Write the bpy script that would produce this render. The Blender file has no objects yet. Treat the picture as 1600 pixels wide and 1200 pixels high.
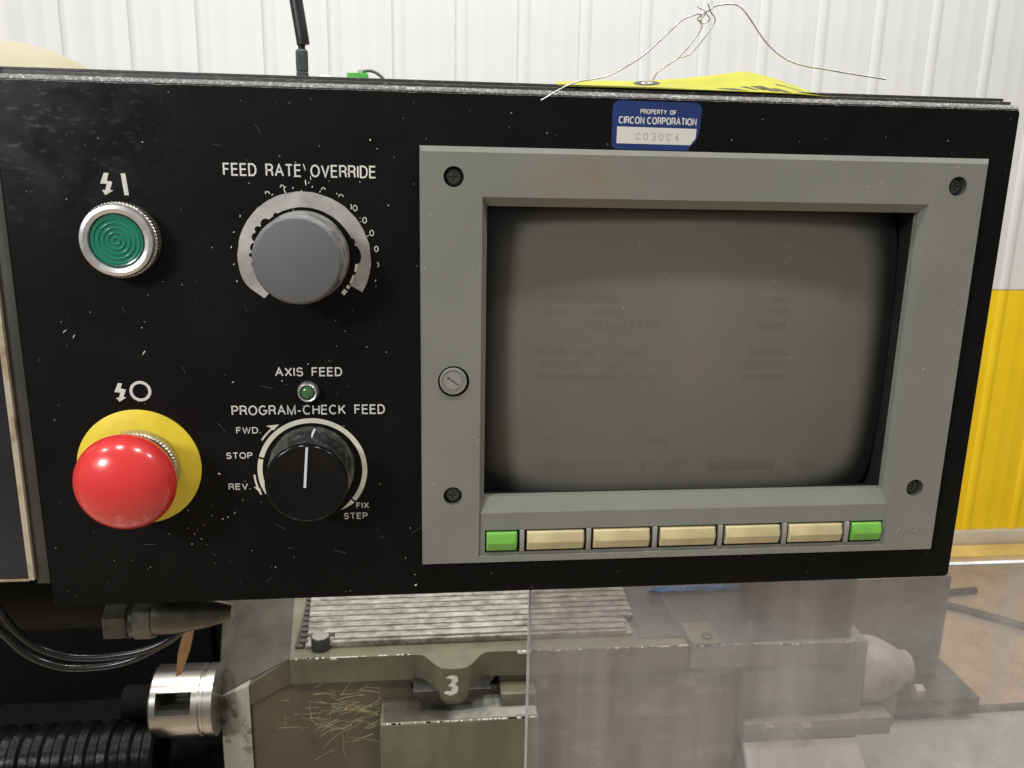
import bpy, bmesh, math, random
from mathutils import Vector, Matrix, noise

# ------------------------------------------------------------------ camera
# Measures below are in millimetres in the panel's own frame:
# u to the right along the panel face, v up, w out of the face towards the viewer.
S = bpy.context.scene
D = 370.0
YAW, PITCH, ROLL = 0.112042, 0.23915, 0.0194298
def W3(u, v, w): return Vector((u, -w, v)) * 0.001
_cy, _sy, _cp, _sp, _cr, _sr = (math.cos(YAW), math.sin(YAW), math.cos(PITCH), math.sin(PITCH), math.cos(ROLL), math.sin(ROLL))
_f = Vector((_sy*_cp, -_sp, -_cy*_cp)); _r = Vector((_cy, 0, _sy)); _u = _r.cross(_f)
_R = _r*_cr + _u*_sr; _U = -_r*_sr + _u*_cr
def _w(d): return Vector((d.x, -d.z, d.y))
cd = bpy.data.cameras.new('camera'); cam = bpy.data.objects.new('camera', cd); S.collection.objects.link(cam)
cm = Matrix((_w(_R), _w(_U), -_w(_f))).transposed().to_4x4(); cm.translation = W3(0, 0, D)
cam.matrix_world = cm
cd.sensor_width = 36.0; cd.lens = 36.0*1300/1600
cd.clip_start = 0.02; cd.clip_end = 60
cd.dof.use_dof = True; cd.dof.focus_distance = 0.40; cd.dof.aperture_fstop = 30
S.camera = cam

# ------------------------------------------------------------------ world and lamps
wd = bpy.data.worlds.new('World'); S.world = wd; wd.use_nodes = True
bg = wd.node_tree.nodes['Background']; bg.inputs[0].default_value = (1.0, 0.985, 0.96, 1); bg.inputs[1].default_value = 0.22
def area(name, loc, target, sx, sy, power, col=(1, 0.975, 0.935)):
    l = bpy.data.lights.new(name, 'AREA'); l.shape = 'RECTANGLE'; l.size = sx; l.size_y = sy; l.energy = power; l.color = col
    o = bpy.data.objects.new(name, l); S.collection.objects.link(o); o.location = loc
    o.rotation_euler = (Vector(target)-Vector(loc)).to_track_quat('-Z', 'Y').to_euler()
    return o
# a bay of light to the left behind the viewer and rows of high ceiling lamps
area('side_lamp', (-1.58, -1.53, 0.92), (0, 0, 0), 0.48, 0.36, 31, (0.95, 0.98, 1.0))
for i, x in enumerate((-2.1, -0.7, 0.7, 2.1)):
    area('ceiling_lamp', (x, -0.75, 2.3), (x, -0.75, 0), 0.30, 0.22, 23)
    area('ceiling_lamp', (x, 0.55, 2.3), (x, 0.55, 0), 0.30, 0.22, 23)
for i, x in enumerate((-2.2, 0.0, 2.2)):
    area('ceiling_lamp', (x, 1.5, 2.6), (x*1.0, 2.9, 0.2), 0.9, 0.3, 30, (1, 0.985, 0.965))
S.view_settings.view_transform = 'Standard'; S.view_settings.look = 'None'
S.view_settings.exposure = 0.0; S.view_settings.gamma = 1.0
S.cycles.max_bounces = 8; S.cycles.caustics_reflective = False; S.cycles.caustics_refractive = False

# ------------------------------------------------------------------ materials
class NT:
    def __init__(s, name):
        s.m = bpy.data.materials.new(name); s.m.use_nodes = True; s.t = s.m.node_tree; s.n = s.t.nodes; s.l = s.t.links
        s.b = s.n['Principled BSDF']; s.tc = s.n.new('ShaderNodeTexCoord')
    def link(s, a, b): s.l.new(a, b)
    def mapping(s, scale=(1, 1, 1), loc=(0, 0, 0), rot=(0, 0, 0)):
        mp = s.n.new('ShaderNodeMapping'); mp.inputs['Scale'].default_value = scale; mp.inputs['Location'].default_value = loc
        mp.inputs['Rotation'].default_value = rot
        s.link(s.tc.outputs['Object'], mp.inputs[0]); return mp.outputs[0]
    def noise(s, scale, detail=4, rough=0.55, vec=None, dist=0.0):
        n = s.n.new('ShaderNodeTexNoise'); n.inputs['Scale'].default_value = scale; n.inputs['Detail'].default_value = detail
        n.inputs['Roughness'].default_value = rough; n.inputs['Distortion'].default_value = dist
        s.link(vec if vec is not None else s.tc.outputs['Object'], n.inputs['Vector']); return n.outputs[0]
    def voro(s, scale, vec=None, feature='F1', out='Distance', rnd=1.0):
        n = s.n.new('ShaderNodeTexVoronoi'); n.feature = feature; n.inputs['Scale'].default_value = scale; n.inputs['Randomness'].default_value = rnd
        s.link(vec if vec is not None else s.tc.outputs['Object'], n.inputs['Vector']); return n.outputs[out]
    def ramp(s, fac, a, b, ca=(0, 0, 0, 1), cb=(1, 1, 1, 1)):
        r = s.n.new('ShaderNodeValToRGB'); r.color_ramp.elements[0].position = a; r.color_ramp.elements[1].position = b
        r.color_ramp.elements[0].color = ca; r.color_ramp.elements[1].color = cb
        s.link(fac, r.inputs[0]); return r.outputs[0]
    def mix(s, fac, a, b):
        m = s.n.new('ShaderNodeMix'); m.data_type = 'RGBA'
        for sock, val in ((m.inputs[0], fac), (m.inputs[6], a), (m.inputs[7], b)):
            if isinstance(val, (int, float)): sock.default_value = val
            elif isinstance(val, tuple): sock.default_value = val if len(val) == 4 else (*val, 1)
            else: s.link(val, sock)
        return m.outputs[2]
    def math(s, op, a, b=0.0):
        m = s.n.new('ShaderNodeMath'); m.operation = op
        for sock, val in ((m.inputs[0], a), (m.inputs[1], b)):
            if isinstance(val, (int, float)): sock.default_value = val
            else: s.link(val, sock)
        return m.outputs[0]
    def bump(s, h, strength=0.3, dist=0.0005):
        b = s.n.new('ShaderNodeBump'); b.inputs['Strength'].default_value = strength; b.inputs['Distance'].default_value = dist
        s.link(h, b.inputs['Height']); s.link(b.outputs[0], s.b.inputs['Normal'])
    def set(s, col=None, rough=None, metal=None, spec=None, coat=None, coatr=None):
        for k, v in (('Base Color', col), ('Roughness', rough), ('Metallic', metal), ('Specular IOR Level', spec), ('Coat Weight', coat), ('Coat Roughness', coatr)):
            if v is None: continue
            if isinstance(v, tuple): s.b.inputs[k].default_value = v if len(v) == 4 else (*v, 1)
            elif isinstance(v, (int, float)): s.b.inputs[k].default_value = v
            else: s.link(v, s.b.inputs[k])
        return s.m

def sep(nt, out):
    g = nt.n.new('ShaderNodeNewGeometry'); n = nt.n.new('ShaderNodeSeparateXYZ'); nt.link(g.outputs['Position'], n.inputs[0]); return n.outputs[out]
def blob(nt, u, v, ru, rv):
    g = nt.n.new('ShaderNodeNewGeometry'); m = nt.n.new('ShaderNodeMapping'); gr = nt.n.new('ShaderNodeTexGradient'); gr.gradient_type = 'SPHERICAL'
    m.inputs['Scale'].default_value = (1000/ru, 0, 1000/rv); m.inputs['Location'].default_value = (-u/ru, 0, -v/rv)
    nt.link(g.outputs['Position'], m.inputs[0]); nt.link(m.outputs[0], gr.inputs[0]); return gr.outputs[1]

def plain(name, col, rough=0.5, metal=0.0, var=0.15, scale=60, bump=0.0, bscale=400, spec=0.5, coat=0.0, coatr=0.1, rvar=0.12, bd=0.0003):
    t = NT(name); n = t.noise(scale)
    a = tuple(c*(1-var) for c in col); b = tuple(min(1, c*(1+var)) for c in col)
    c = t.mix(t.ramp(n, 0.3, 0.7), a, b)
    r = t.math('ADD', t.math('MULTIPLY', t.noise(scale*2.3), rvar*2), rough-rvar)
    t.set(c, r, metal, spec, coat, coatr)
    if bump: t.bump(t.noise(bscale, 3), bump, bd)
    return t.m

M = {}
# black enamel face: fine orange peel, greyish dust wiped across the upper left corner, tiny chips
t = NT('black_enamel')
x = sep(t, 0); z = sep(t, 2)
m1 = t.ramp(x, 0.0, 1.0); 
mx = t.math('SUBTRACT', 1.0, t.ramp(t.math('ADD', x, 0.17), 0.0, 0.085))
mz = t.ramp(t.math('ADD', z, 0.03), 0.0, 0.055)
wipe = t.ramp(t.noise(38, 6, 0.6, t.mapping((1, 1, 1.0), rot=(0, 0.6, 0)), 0.8), 0.42, 0.75)
spk = t.ramp(t.noise(260, 3, 0.6, t.mapping((0.7, 1, 1.5), rot=(0, -0.8, 0))), 0.57, 0.76)
dust = t.math('MULTIPLY', t.math('MULTIPLY', mx, mz), t.math('ADD', t.math('MULTIPLY', wipe, 0.6), t.math('MULTIPLY', spk, 0.9)))
haze = t.ramp(t.noise(14, 5, 0.6), 0.45, 0.8)
base = t.mix(haze, (0.0030, 0.0028, 0.0024), (0.0058, 0.0053, 0.0044))
vd = t.voro(420); vc = t.voro(420, out='Color')
chip = t.math('MULTIPLY', t.math('LESS_THAN', vd, 0.085), t.math('GREATER_THAN', vc, 0.80))
chip2 = t.math('MULTIPLY', t.math('LESS_THAN', t.voro(150), 0.05), t.math('GREATER_THAN', t.voro(150, out='Color'), 0.62))
col = t.mix(t.math('MULTIPLY', dust, 1.0), base, (0.085, 0.09, 0.098))
col = t.mix(t.math('MULTIPLY', chip, 0.30), col, (0.30, 0.28, 0.24))
col = t.mix(t.math('MULTIPLY', chip2, 0.5), col, (0.45, 0.43, 0.38))
t.set(col, t.ramp(t.noise(30, 5), 0.3, 0.8, (0.42, 0.42, 0.42, 1), (0.62, 0.62, 0.62, 1)), 0, 0.16)
t.bump(t.noise(900, 2), 0.10, 0.0002); M['face'] = t.m

t = NT('worn_plate_edge')   # bare, scuffed metal showing along the top edge
n1 = t.noise(700, 4, 0.75)
n2 = t.noise(60, 4)
f = t.math('MULTIPLY', t.ramp(n1, 0.48, 0.66), t.ramp(n2, 0.2, 0.6))
t.set(t.mix(f, (0.05, 0.048, 0.046), (0.36, 0.35, 0.33)), 0.5, t.math('MULTIPLY', f, 0.5), 0.5); M['edge'] = t.m
t = NT('dark_lip')
f = t.ramp(t.noise(700, 4, 0.7, t.mapping((0.4, 1, 1))), 0.55, 0.75)
t.set(t.mix(f, (0.035, 0.033, 0.031), (0.22, 0.21, 0.20)), 0.55, 0, 0.4); M['lip'] = t.m
M['housing'] = plain('housing_black', (0.02, 0.02, 0.02), 0.5)

t = NT('grey_bezel_plastic')
n = t.noise(16, 5, 0.6); n2 = t.noise(600, 2)
c = t.mix(t.ramp(n, 0.3, 0.75), (0.188, 0.190, 0.160), (0.226, 0.227, 0.192))
c = t.mix(t.math('MULTIPLY', t.math('MULTIPLY', blob(t, 72, 1, 34, 14), t.ramp(t.noise(55, 4), 0.25, 0.7)), 1.1), c, (0.235, 0.165, 0.11))
c = t.mix(t.math('MULTIPLY', blob(t, 120, 6, 40, 18), 0.25), c, (0.16, 0.15, 0.12))
sp = t.math('MULTIPLY', t.math('LESS_THAN', t.voro(230), 0.05), t.math('GREATER_THAN', t.voro(230, out='Color'), 0.70))
c = t.mix(t.math('MULTIPLY', sp, 0.6), c, (0.6, 0.6, 0.55))
t.set(c, t.ramp(t.noise(40), 0.3, 0.7, (0.40, 0.40, 0.40, 1), (0.55, 0.55, 0.55, 1)), 0, 0.45)
t.bump(n2, 0.12, 0.00015); M['bezel'] = t.m
M['bezel_post'] = plain('grey_post_plastic', (0.27, 0.27, 0.245), 0.38, var=0.08, spec=0.5)
M['tube_black'] = plain('tube_surround_black', (0.010, 0.0095, 0.009), 0.6)
M['slot_black'] = plain('slot_black', (0.012, 0.012, 0.011), 0.7)

t = NT('phosphor_screen')
at = t.n.new('ShaderNodeAttribute'); at.attribute_name = 'edge_shade'
n = t.noise(9, 4)
c = t.mix(t.ramp(n, 0.3, 0.7), (0.130, 0.124, 0.102), (0.156, 0.148, 0.122))
c = t.mix(t.math('MULTIPLY', blob(t, 130, -80, 26, 60), 0.15), c, (0.27, 0.205, 0.165))
tr_ = t.n.new('ShaderNodeAttribute'); tr_.attribute_name = 'trace'
c = t.mix(t.math('MULTIPLY', tr_.outputs['Fac'], 0.68), c, (0.105, 0.098, 0.076))
c = t.mix(at.outputs['Fac'], (0.012, 0.012, 0.011), c)  # phosphor fade and soft edge shading, both put into the colour
sp = t.math('MULTIPLY', t.math('LESS_THAN', t.voro(90), 0.022), t.math('GREATER_THAN', t.voro(90, out='Color'), 0.6))
c = t.mix(t.math('MULTIPLY', sp, 0.7), c, (0.7, 0.7, 0.66))
t.set(c, 0.42, 0, 0.35, 0.35, 0.22); M['screen'] = t.m
M['ghost'] = plain('burned_in_trace', (0.186, 0.177, 0.147), 0.45, var=0.10, scale=120, spec=0.35, coat=0.35, coatr=0.22)

M['cream_ink'] = plain('cream_ink', (0.74, 0.72, 0.58), 0.55, var=0.08, scale=300)
M['white_ink'] = plain('white_ink', (0.72, 0.71, 0.64), 0.55, var=0.12, scale=400)
t = NT('worn_foil')
c = t.mix(t.ramp(t.noise(70, 5, 0.6), 0.35, 0.7), (0.42, 0.40, 0.37), (0.66, 0.63, 0.59))
t.set(c, t.ramp(t.noise(120), 0.3, 0.7, (0.38, 0.38, 0.38, 1), (0.6, 0.6, 0.6, 1)), 0.55, 0.5); M['foil'] = t.m
M['grey_cap'] = plain('grey_cap', (0.132, 0.135, 0.140), 0.5, var=0.05, scale=90, spec=0.4, bump=0.04)
t = NT('grey_knob_side')
c = t.mix(t.ramp(t.noise(170, 4, 0.6), 0.35, 0.7), (0.12, 0.122, 0.125), (0.42, 0.41, 0.40))
t.set(c, 0.24, 0.15, 0.8, 0.8, 0.1); M['grey_side'] = t.m
M['black_gloss'] = plain('black_gloss_knob', (0.005, 0.005, 0.005), 0.16, var=0.3, spec=0.25)
t = NT('black_knob_side')
c = t.mix(t.ramp(t.noise(240, 4, 0.7), 0.5, 0.75), (0.010, 0.010, 0.010), (0.10, 0.10, 0.10))
t.set(c, t.ramp(t.noise(150), 0.3, 0.7, (0.2, 0.2, 0.2, 1), (0.45, 0.45, 0.45, 1)), 0, 0.7, 0.5, 0.2); M['black_side'] = t.m
M['white_line'] = plain('white_pointer', (0.62, 0.68, 0.72), 0.4, var=0.08)
t = NT('chrome'); t.set((0.90, 0.89, 0.88), t.ramp(t.noise(200), 0.3, 0.7, (0.26, 0.26, 0.26, 1), (0.42, 0.42, 0.42, 1)), 0.92); t.bump(t.noise(260), 0.08, 0.0002); M['chrome'] = t.m
M['knurl'] = plain('knurled_nickel', (0.55, 0.53, 0.48), 0.35, metal=0.9, var=0.2, scale=300)
M['green_lens'] = plain('green_lens', (0.012, 0.225, 0.135), 0.3, var=0.07, coat=0.6, coatr=0.1)
M['green_led'] = plain('green_lamp', (0.05, 0.17, 0.05), 0.12, var=0.2, coat=0.8, coatr=0.05, scale=400)
M['yellow'] = plain('yellow_plate', (0.80, 0.62, 0.04), 0.42, var=0.10, scale=75, rvar=0.2, bump=0.05)
t = NT('red_plastic')
c = t.mix(t.ramp(t.noise(30), 0.3, 0.7), (0.70, 0.036, 0.036), (0.77, 0.046, 0.044))
sp = t.math('MULTIPLY', t.math('LESS_THAN', t.voro(190), 0.06), t.math('GREATER_THAN', t.voro(190, out='Color'), 0.72))
c = t.mix(t.math('MULTIPLY', sp, 0.5), c, (0.8, 0.45, 0.4))
t.set(c, t.ramp(t.noise(90, 5, 0.7), 0.3, 0.7, (0.18, 0.18, 0.18, 1), (0.34, 0.34, 0.34, 1)), 0, 0.5, 0.5, 0.07)
t.bump(t.noise(700, 2), 0.05, 0.0002); M['red'] = t.m
M['key_cream'] = plain('cream_key', (0.54, 0.455, 0.25), 0.36, var=0.2, scale=55, bump=0.1)
M['key_green'] = plain('green_key', (0.165, 0.44, 0.065), 0.38, var=0.08, scale=120)
M['screw'] = plain('blackened_screw', (0.10, 0.10, 0.09), 0.35, metal=0.6, var=0.5, scale=500)
M['hole'] = plain('hole_grey', (0.07, 0.07, 0.062), 0.6)
M['blue'] = plain('blue_label', (0.012, 0.034, 0.15), 0.3, var=0.2, scale=50, coat=0.5, coatr=0.15)
M['label_white'] = plain('label_white', (0.68, 0.66, 0.60), 0.35, var=0.05)
M['label_ink'] = plain('label_ink', (0.25, 0.25, 0.24), 0.5, var=0.3, scale=900)
t = NT('tag_yellow'); t.set(t.mix(t.ramp(t.noise(50), 0.3, 0.7), (0.33, 0.33, 0.012), (0.40, 0.39, 0.018)), 0.5, 0, 0.4)
t.b.inputs['Transmission Weight'].default_value = 0.0; M['tag'] = t.m
M['tag_ink'] = plain('tag_ink', (0.03, 0.03, 0.02), 0.5)
M['wire'] = plain('galvanised_wire', (0.52, 0.52, 0.53), 0.35, metal=0.8, var=0.25, scale=200)
M['hose'] = plain('oily_hose_rubber', (0.003, 0.003, 0.003), 0.3, var=0.5, scale=40, spec=0.12, bump=0.5, bscale=60, bd=0.002)
M['rubber'] = plain('black_rubber', (0.018, 0.019, 0.018), 0.42, var=0.5, scale=150, bump=0.2)
M['cable'] = plain('black_cable', (0.012, 0.012, 0.012), 0.28, var=0.4, scale=200)
M['grey_cable'] = plain('grey_cable', (0.16, 0.16, 0.16), 0.45)
M['grey_rod'] = plain('grey_green_rod', (0.075, 0.085, 0.078), 0.5, var=0.35, scale=90)
M['plug_green'] = plain('green_plug', (0.10, 0.48, 0.08), 0.45, var=0.15)
M['clear'] = plain('cloudy_cap', (0.62, 0.62, 0.60), 0.3)
t = NT('oily_blue_black')
c = t.mix(t.ramp(t.noise(25, 5), 0.3, 0.75), (0.010, 0.012, 0.016), (0.032, 0.036, 0.044)); t.set(c, 0.35, 0, 0.5); M['console'] = t.m
M['flange'] = plain('grey_flange', (0.050, 0.049, 0.040), 0.5, var=0.3, scale=30)
t = NT('beige_seam'); c = t.mix(t.ramp(t.noise(60, 4, 0.6), 0.30, 0.5), (0.26, 0.17, 0.08), (0.52, 0.45, 0.33)); t.set(c, 0.5, 0.2); M['seam'] = t.m

def paint(name, a, b, grime, gf=(0.45, 0.75), chips=0.72, rough=0.42, scratch=False, chipc=(0.42, 0.40, 0.34), gs=9):
    t = NT(name)
    c = t.mix(t.ramp(t.noise(22, 5), 0.3, 0.7), a, b)
    g = t.ramp(t.noise(gs, 6, 0.65, None, 0.15), gf[0], gf[1])
    c = t.mix(t.math('MULTIPLY', g, 0.85), c, grime)
    st_ = t.ramp(t.noise(26, 5, 0.65, t.mapping((1, 1, 0.10))), 0.45, 0.75)
    c = t.mix(t.math('MULTIPLY', st_, 0.45), c, tuple(0.8*q for q in grime))
    ch = t.ramp(t.noise(120, 5, 0.7), chips, chips+0.03)
    c = t.mix(ch, c, chipc)
    if scratch:
        s = None
        for k, (ang, lo) in enumerate(((0.5, 0.4), (-0.25, 1.1), (1.0, 2.7), (0.1, 4.0))):
            w_ = t.noise(26, 1.5, 0.4, t.mapping((1.2, 1.2, 11), loc=(lo, 0, lo), rot=(0, ang, 0)), 0.15)
            line = t.math('LESS_THAN', t.math('ABSOLUTE', t.math('SUBTRACT', w_, 0.5)), 0.006)
            s = line if s is None else t.math('MAXIMUM', s, line)
        mk = t.ramp(t.noise(14, 4, 0.6, t.mapping(loc=(0.3, 0, 0.2))), 0.47, 0.56)
        c = t.mix(t.math('MULTIPLY', t.math('MULTIPLY', s, mk), 0.75), c, (0.50, 0.42, 0.26))
    t.set(c, t.ramp(t.noise(40, 4), 0.3, 0.7, (rough-.1,)*3+(1,), (rough+.15,)*3+(1,)), 0, 0.5)
    t.bump(t.noise(200, 4), 0.25, 0.0008)
    return t.m
M['olive'] = paint('olive_paint', (0.095, 0.096, 0.058), (0.130, 0.130, 0.080), (0.05, 0.045, 0.028), (0.5, 0.85))
M['olive_dirty'] = paint('dirty_olive_paint', (0.085, 0.076, 0.048), (0.115, 0.105, 0.066), (0.05, 0.042, 0.026), (0.4, 0.8), chips=0.85)
M['pale_paint'] = paint('pale_grey_paint', (0.28, 0.28, 0.23), (0.33, 0.33, 0.28), (0.10, 0.085, 0.055), (0.55, 0.59), gs=26)
M['motor_paint'] = paint('grey_motor_paint', (0.27, 0.26, 0.235), (0.40, 0.39, 0.35), (0.12, 0.11, 0.095), (0.42, 0.7), gs=24)
M['stained'] = paint('stained_green_metal', (0.032, 0.030, 0.020), (0.056, 0.052, 0.034), (0.018, 0.017, 0.012), (0.40, 0.70), gs=12)
M['bracket'] = paint('grey_bracket_paint', (0.17, 0.165, 0.15), (0.22, 0.21, 0.195), (0.10, 0.09, 0.08), (0.5, 0.8))
M['brown'] = paint('brown_stained_column', (0.13, 0.115, 0.09), (0.17, 0.15, 0.12), (0.045, 0.04, 0.032), (0.38, 0.68), chips=0.68, gs=8)
M['pale_plate'] = paint('pale_plate', (0.42, 0.40, 0.38), (0.48, 0.46, 0.43), (0.25, 0.23, 0.2), (0.6, 0.9), chips=0.95)
M['tray'] = paint('tray_grey_green', (0.27, 0.28, 0.24), (0.33, 0.34, 0.29), (0.2, 0.19, 0.15), (0.5, 0.9), chips=0.9)
t = NT('oily_dark_top'); c = t.mix(t.ramp(t.noise(18, 5), 0.35, 0.7), (0.022, 0.026, 0.028), (0.075, 0.082, 0.082)); t.set(c, 0.4, 0, 0.5); M['oily'] = t.m
t = NT('ribbed_alloy')
f = t.ramp(t.noise(90, 5, 0.7, t.mapping((0.6, 1, 1))), 0.35, 0.72)
c = t.mix(f, (0.12, 0.115, 0.09), (0.48, 0.46, 0.40))
dr = t.math('GREATER_THAN', t.noise(130, 3), 0.70)
c = t.mix(t.math('MULTIPLY', dr, 0.85), c, (0.03, 0.028, 0.02))
t.set(c, 0.38, 0.35, 0.6); t.bump(t.noise(300, 4), 0.3, 0.0006); M['alloy'] = t.m
t = NT('worn_block_top')
f = t.ramp(t.math('ADD', sep(t, 0), t.math('MULTIPLY', t.noise(45, 4), 0.03)), 0.038, 0.052)
c = t.mix(f, (0.05, 0.048, 0.036), (0.27, 0.27, 0.23)); c = t.mix(t.math('MULTIPLY', t.ramp(t.noise(60, 5, 0.7, t.mapping((0.5, 1, 1))), 0.45, 0.65), 0.6), c, (0.10, 0.10, 0.08)); t.set(c, 0.4, 0, 0.5); M['block_top'] = t.m
M['bolt'] = plain('black_bolt', (0.03, 0.03, 0.028), 0.4, metal=0.3)
M['bolt_top'] = plain('worn_bolt_top', (0.22, 0.22, 0.20), 0.4, metal=0.4)
M['white_chip'] = plain('bright_wear', (0.58, 0.57, 0.52), 0.45, var=0.2, scale=300)
t = NT('polished_steel'); t.set((0.46, 0.44, 0.40), t.ramp(t.noise(60, 3, 0.5, t.mapping((0.1, 1, 1))), 0.3, 0.7, (0.22, 0.22, 0.22, 1), (0.38, 0.38, 0.38, 1)), 1.0); M['steel'] = t.m
M['dark_steel'] = plain('dark_oily_steel', (0.05, 0.048, 0.042), 0.3, metal=0.6, var=0.4)
M['scratch'] = plain('bare_scratch', (0.33, 0.275, 0.165), 0.5, var=0.5, scale=90)
M['void'] = plain('black_machine_side', (0.003, 0.003, 0.003), 0.8, spec=0.08)  # near-black base colour for machine sides, slots and shaft core
M['arm'] = plain('dark_arm_paint', (0.006, 0.006, 0.0055), 0.6, var=0.4, scale=20, spec=0.08)
M['brass'] = plain('olive_fitting', (0.085, 0.08, 0.055), 0.3, metal=0.5, var=0.35, scale=120)
M['copper'] = plain('orange_brown_strip', (0.22, 0.115, 0.045), 0.5, var=0.25, scale=60)
M['blue_rag'] = plain('light_blue_cloth', (0.20, 0.45, 0.68), 0.8, var=0.3, scale=40)
M['beige_cover'] = plain('beige_canvas', (0.34, 0.31, 0.215), 0.75, var=0.06, scale=12, bump=0.3, bscale=30, bd=0.003)

t = NT('white_wall_sheet'); n = t.noise(2.2, 4)
c = t.mix(t.ramp(n, 0.3, 0.7), (0.66, 0.675, 0.675), (0.72, 0.73, 0.73)); t.set(c, 0.38, 0, 0.5); t.bump(t.noise(5, 3, 0.5, t.mapping((1, 1, 0.5))), 0.25, 0.01); M['wall_white'] = t.m
t = NT('yellow_wall_sheet'); c = t.mix(t.ramp(t.noise(4, 4), 0.3, 0.7), (0.86, 0.585, 0.010), (0.93, 0.65, 0.014)); t.set(c, 0.42, 0, 0.4); M['wall_yellow'] = t.m
M['reflection_yellow'] = plain('yellow_wall_reflection', (0.66, 0.50, 0.16), 0.45, var=0.18, scale=5)  # mottled colour for the wall's yellow reflection on the floor
M['skirt'] = plain('pale_skirting', (0.60, 0.54, 0.47), 0.6, var=0.1, scale=6)
t = NT('beige_floor')
c = t.mix(t.ramp(t.noise(3.5, 6, 0.65), 0.3, 0.7), (0.40, 0.31, 0.225), (0.54, 0.45, 0.35))
c = t.mix(t.math('MULTIPLY', t.ramp(t.noise(9, 7, 0.72), 0.46, 0.68), 0.75), c, (0.25, 0.19, 0.13))
t.set(c, t.ramp(t.noise(6, 4), 0.3, 0.7, (0.10,)*3+(1,), (0.26,)*3+(1,)), 0, 0.5, 0.5, 0.12); M['floor'] = t.m
# clouded acrylic: part of the light goes straight through, part is scattered by scuffs and dried coolant
t = NT('clouded_acrylic')
o = t.n['Material Output']; tr = t.n.new('ShaderNodeBsdfTransparent'); tr.inputs[0].default_value = (0.97, 0.95, 0.95, 1)
mxs = t.n.new('ShaderNodeMixShader')
smear = t.ramp(t.noise(11, 7, 0.68, t.mapping((1, 1, 0.35)), 0.4), 0.3, 0.75, (0.15,)*3+(1,), (0.36,)*3+(1,))
scf = t.ramp(t.noise(34, 6, 0.7, t.mapping((0.7, 1, 2.2), rot=(0, 0.5, 0))), 0.52, 0.72, (0, 0, 0, 1), (0.20, 0.20, 0.20, 1))
vst = t.ramp(t.noise(30, 4, 0.6, t.mapping((1.0, 1, 0.08))), 0.45, 0.75, (0, 0, 0, 1), (0.22, 0.22, 0.22, 1))
smear = t.math('ADD', smear, t.math('ADD', scf, vst))
t.set((0.57, 0.545, 0.535), 0.4, 0, 0.5)
t.link(smear, mxs.inputs[0]); t.link(tr.outputs[0], mxs.inputs[1]); t.link(t.b.outputs[0], mxs.inputs[2]); t.link(mxs.outputs[0], o.inputs[0]); M['acrylic'] = t.m
M['acrylic_edge'] = plain('acrylic_edge', (0.50, 0.52, 0.53), 0.3, var=0.15, scale=80)

# ------------------------------------------------------------------ object helpers
def thing(name, at, label, cat, group=None):
    o = bpy.data.objects.new(name, None); S.collection.objects.link(o); o.empty_display_size = 0.02
    o.location = W3(*at); o['label'] = label; o['category'] = cat
    if group: o['group'] = group
    return o
WORLD = {}
def wloc(o): return WORLD.get(o.name, Vector(o.location))
def link(name, bm, mats, parent=None, smooth=35, label=None, kind=None, at=None):
    """bm holds panel-frame millimetres; the object's origin is its parent's origin (or 'at')."""
    base = wloc(parent) if parent else (W3(*at) if at else Vector((0, 0, 0)))
    for v in bm.verts: v.co = W3(v.co.x, v.co.y, v.co.z) - base
    bmesh.ops.reverse_faces(bm, faces=[])
    me = bpy.data.meshes.new(name); bm.to_mesh(me); bm.free()
    for m in (mats if isinstance(mats, (list, tuple)) else [mats]): me.materials.append(M[m])
    if smooth:
        for p in me.polygons: p.use_smooth = True
        me.set_sharp_from_angle(angle=math.radians(smooth))
    o = bpy.data.objects.new(name, me); S.collection.objects.link(o)
    if parent: o.parent = parent
    else: o.location = base
    WORLD[o.name] = base
    if label: o['label'] = label
    if kind: o['kind'] = kind
    return o
def BM(): return bmesh.new()
def fixn(bm): bmesh.ops.recalc_face_normals(bm, faces=bm.faces)
def box(bm, u0, u1, v0, v1, w0, w1, bev=0.0, seg=2, mi=0):
    b = bmesh.new(); bmesh.ops.create_cube(b, size=1.0)
    for p in b.verts: p.co = Vector(((u0+u1)/2 + p.co.x*(u1-u0), (v0+v1)/2 + p.co.y*(v1-v0), (w0+w1)/2 + p.co.z*(w1-w0)))
    if bev: bmesh.ops.bevel(b, geom=list(b.edges), offset=bev, segments=seg, affect='EDGES', profile=0.5)
    merge(bm, b, mi)
def merge(bm, b, mi=0, mat=None):
    if mat is not None: bmesh.ops.transform(b, matrix=mat, verts=b.verts)
    mp = {v: bm.verts.new(v.co) for v in b.verts}
    for f in b.faces:
        nf = bm.faces.new([mp[v] for v in f.verts]); nf.material_index = mi if mi else f.material_index
    b.free()
def lathe(bm, prof, c=(0, 0), seg=48, axis='w', mi=0, wob=0.0, cap=True):
    """prof: (radius, height) pairs; axis 'w' = out of the panel, 'u' = sideways, 'v' = upright; c = the two other coordinates."""
    rings = []
    for r, h in prof:
        ring = []
        for k in range(seg):
            a = 2*math.pi*k/seg; rr = r*(1 + (wob if k % 2 else -wob))
            x, y = rr*math.cos(a), rr*math.sin(a)
            p = {'w': (c[0]+x, c[1]+y, h), 'u': (h, c[0]+x, c[1]+y), 'v': (c[0]+x, h, c[1]+y)}[axis]
            ring.append(bm.verts.new(p))
        rings.append(ring)
    fs = []
    for a, b in zip(rings, rings[1:]):
        for k in range(seg): fs.append(bm.faces.new((a[k], a[(k+1) % seg], b[(k+1) % seg], b[k])))
    if cap:
        fs.append(bm.faces.new(rings[-1])); fs.append(bm.faces.new(list(reversed(rings[0]))))
    for f in fs: f.material_index = mi
    return fs
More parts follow.
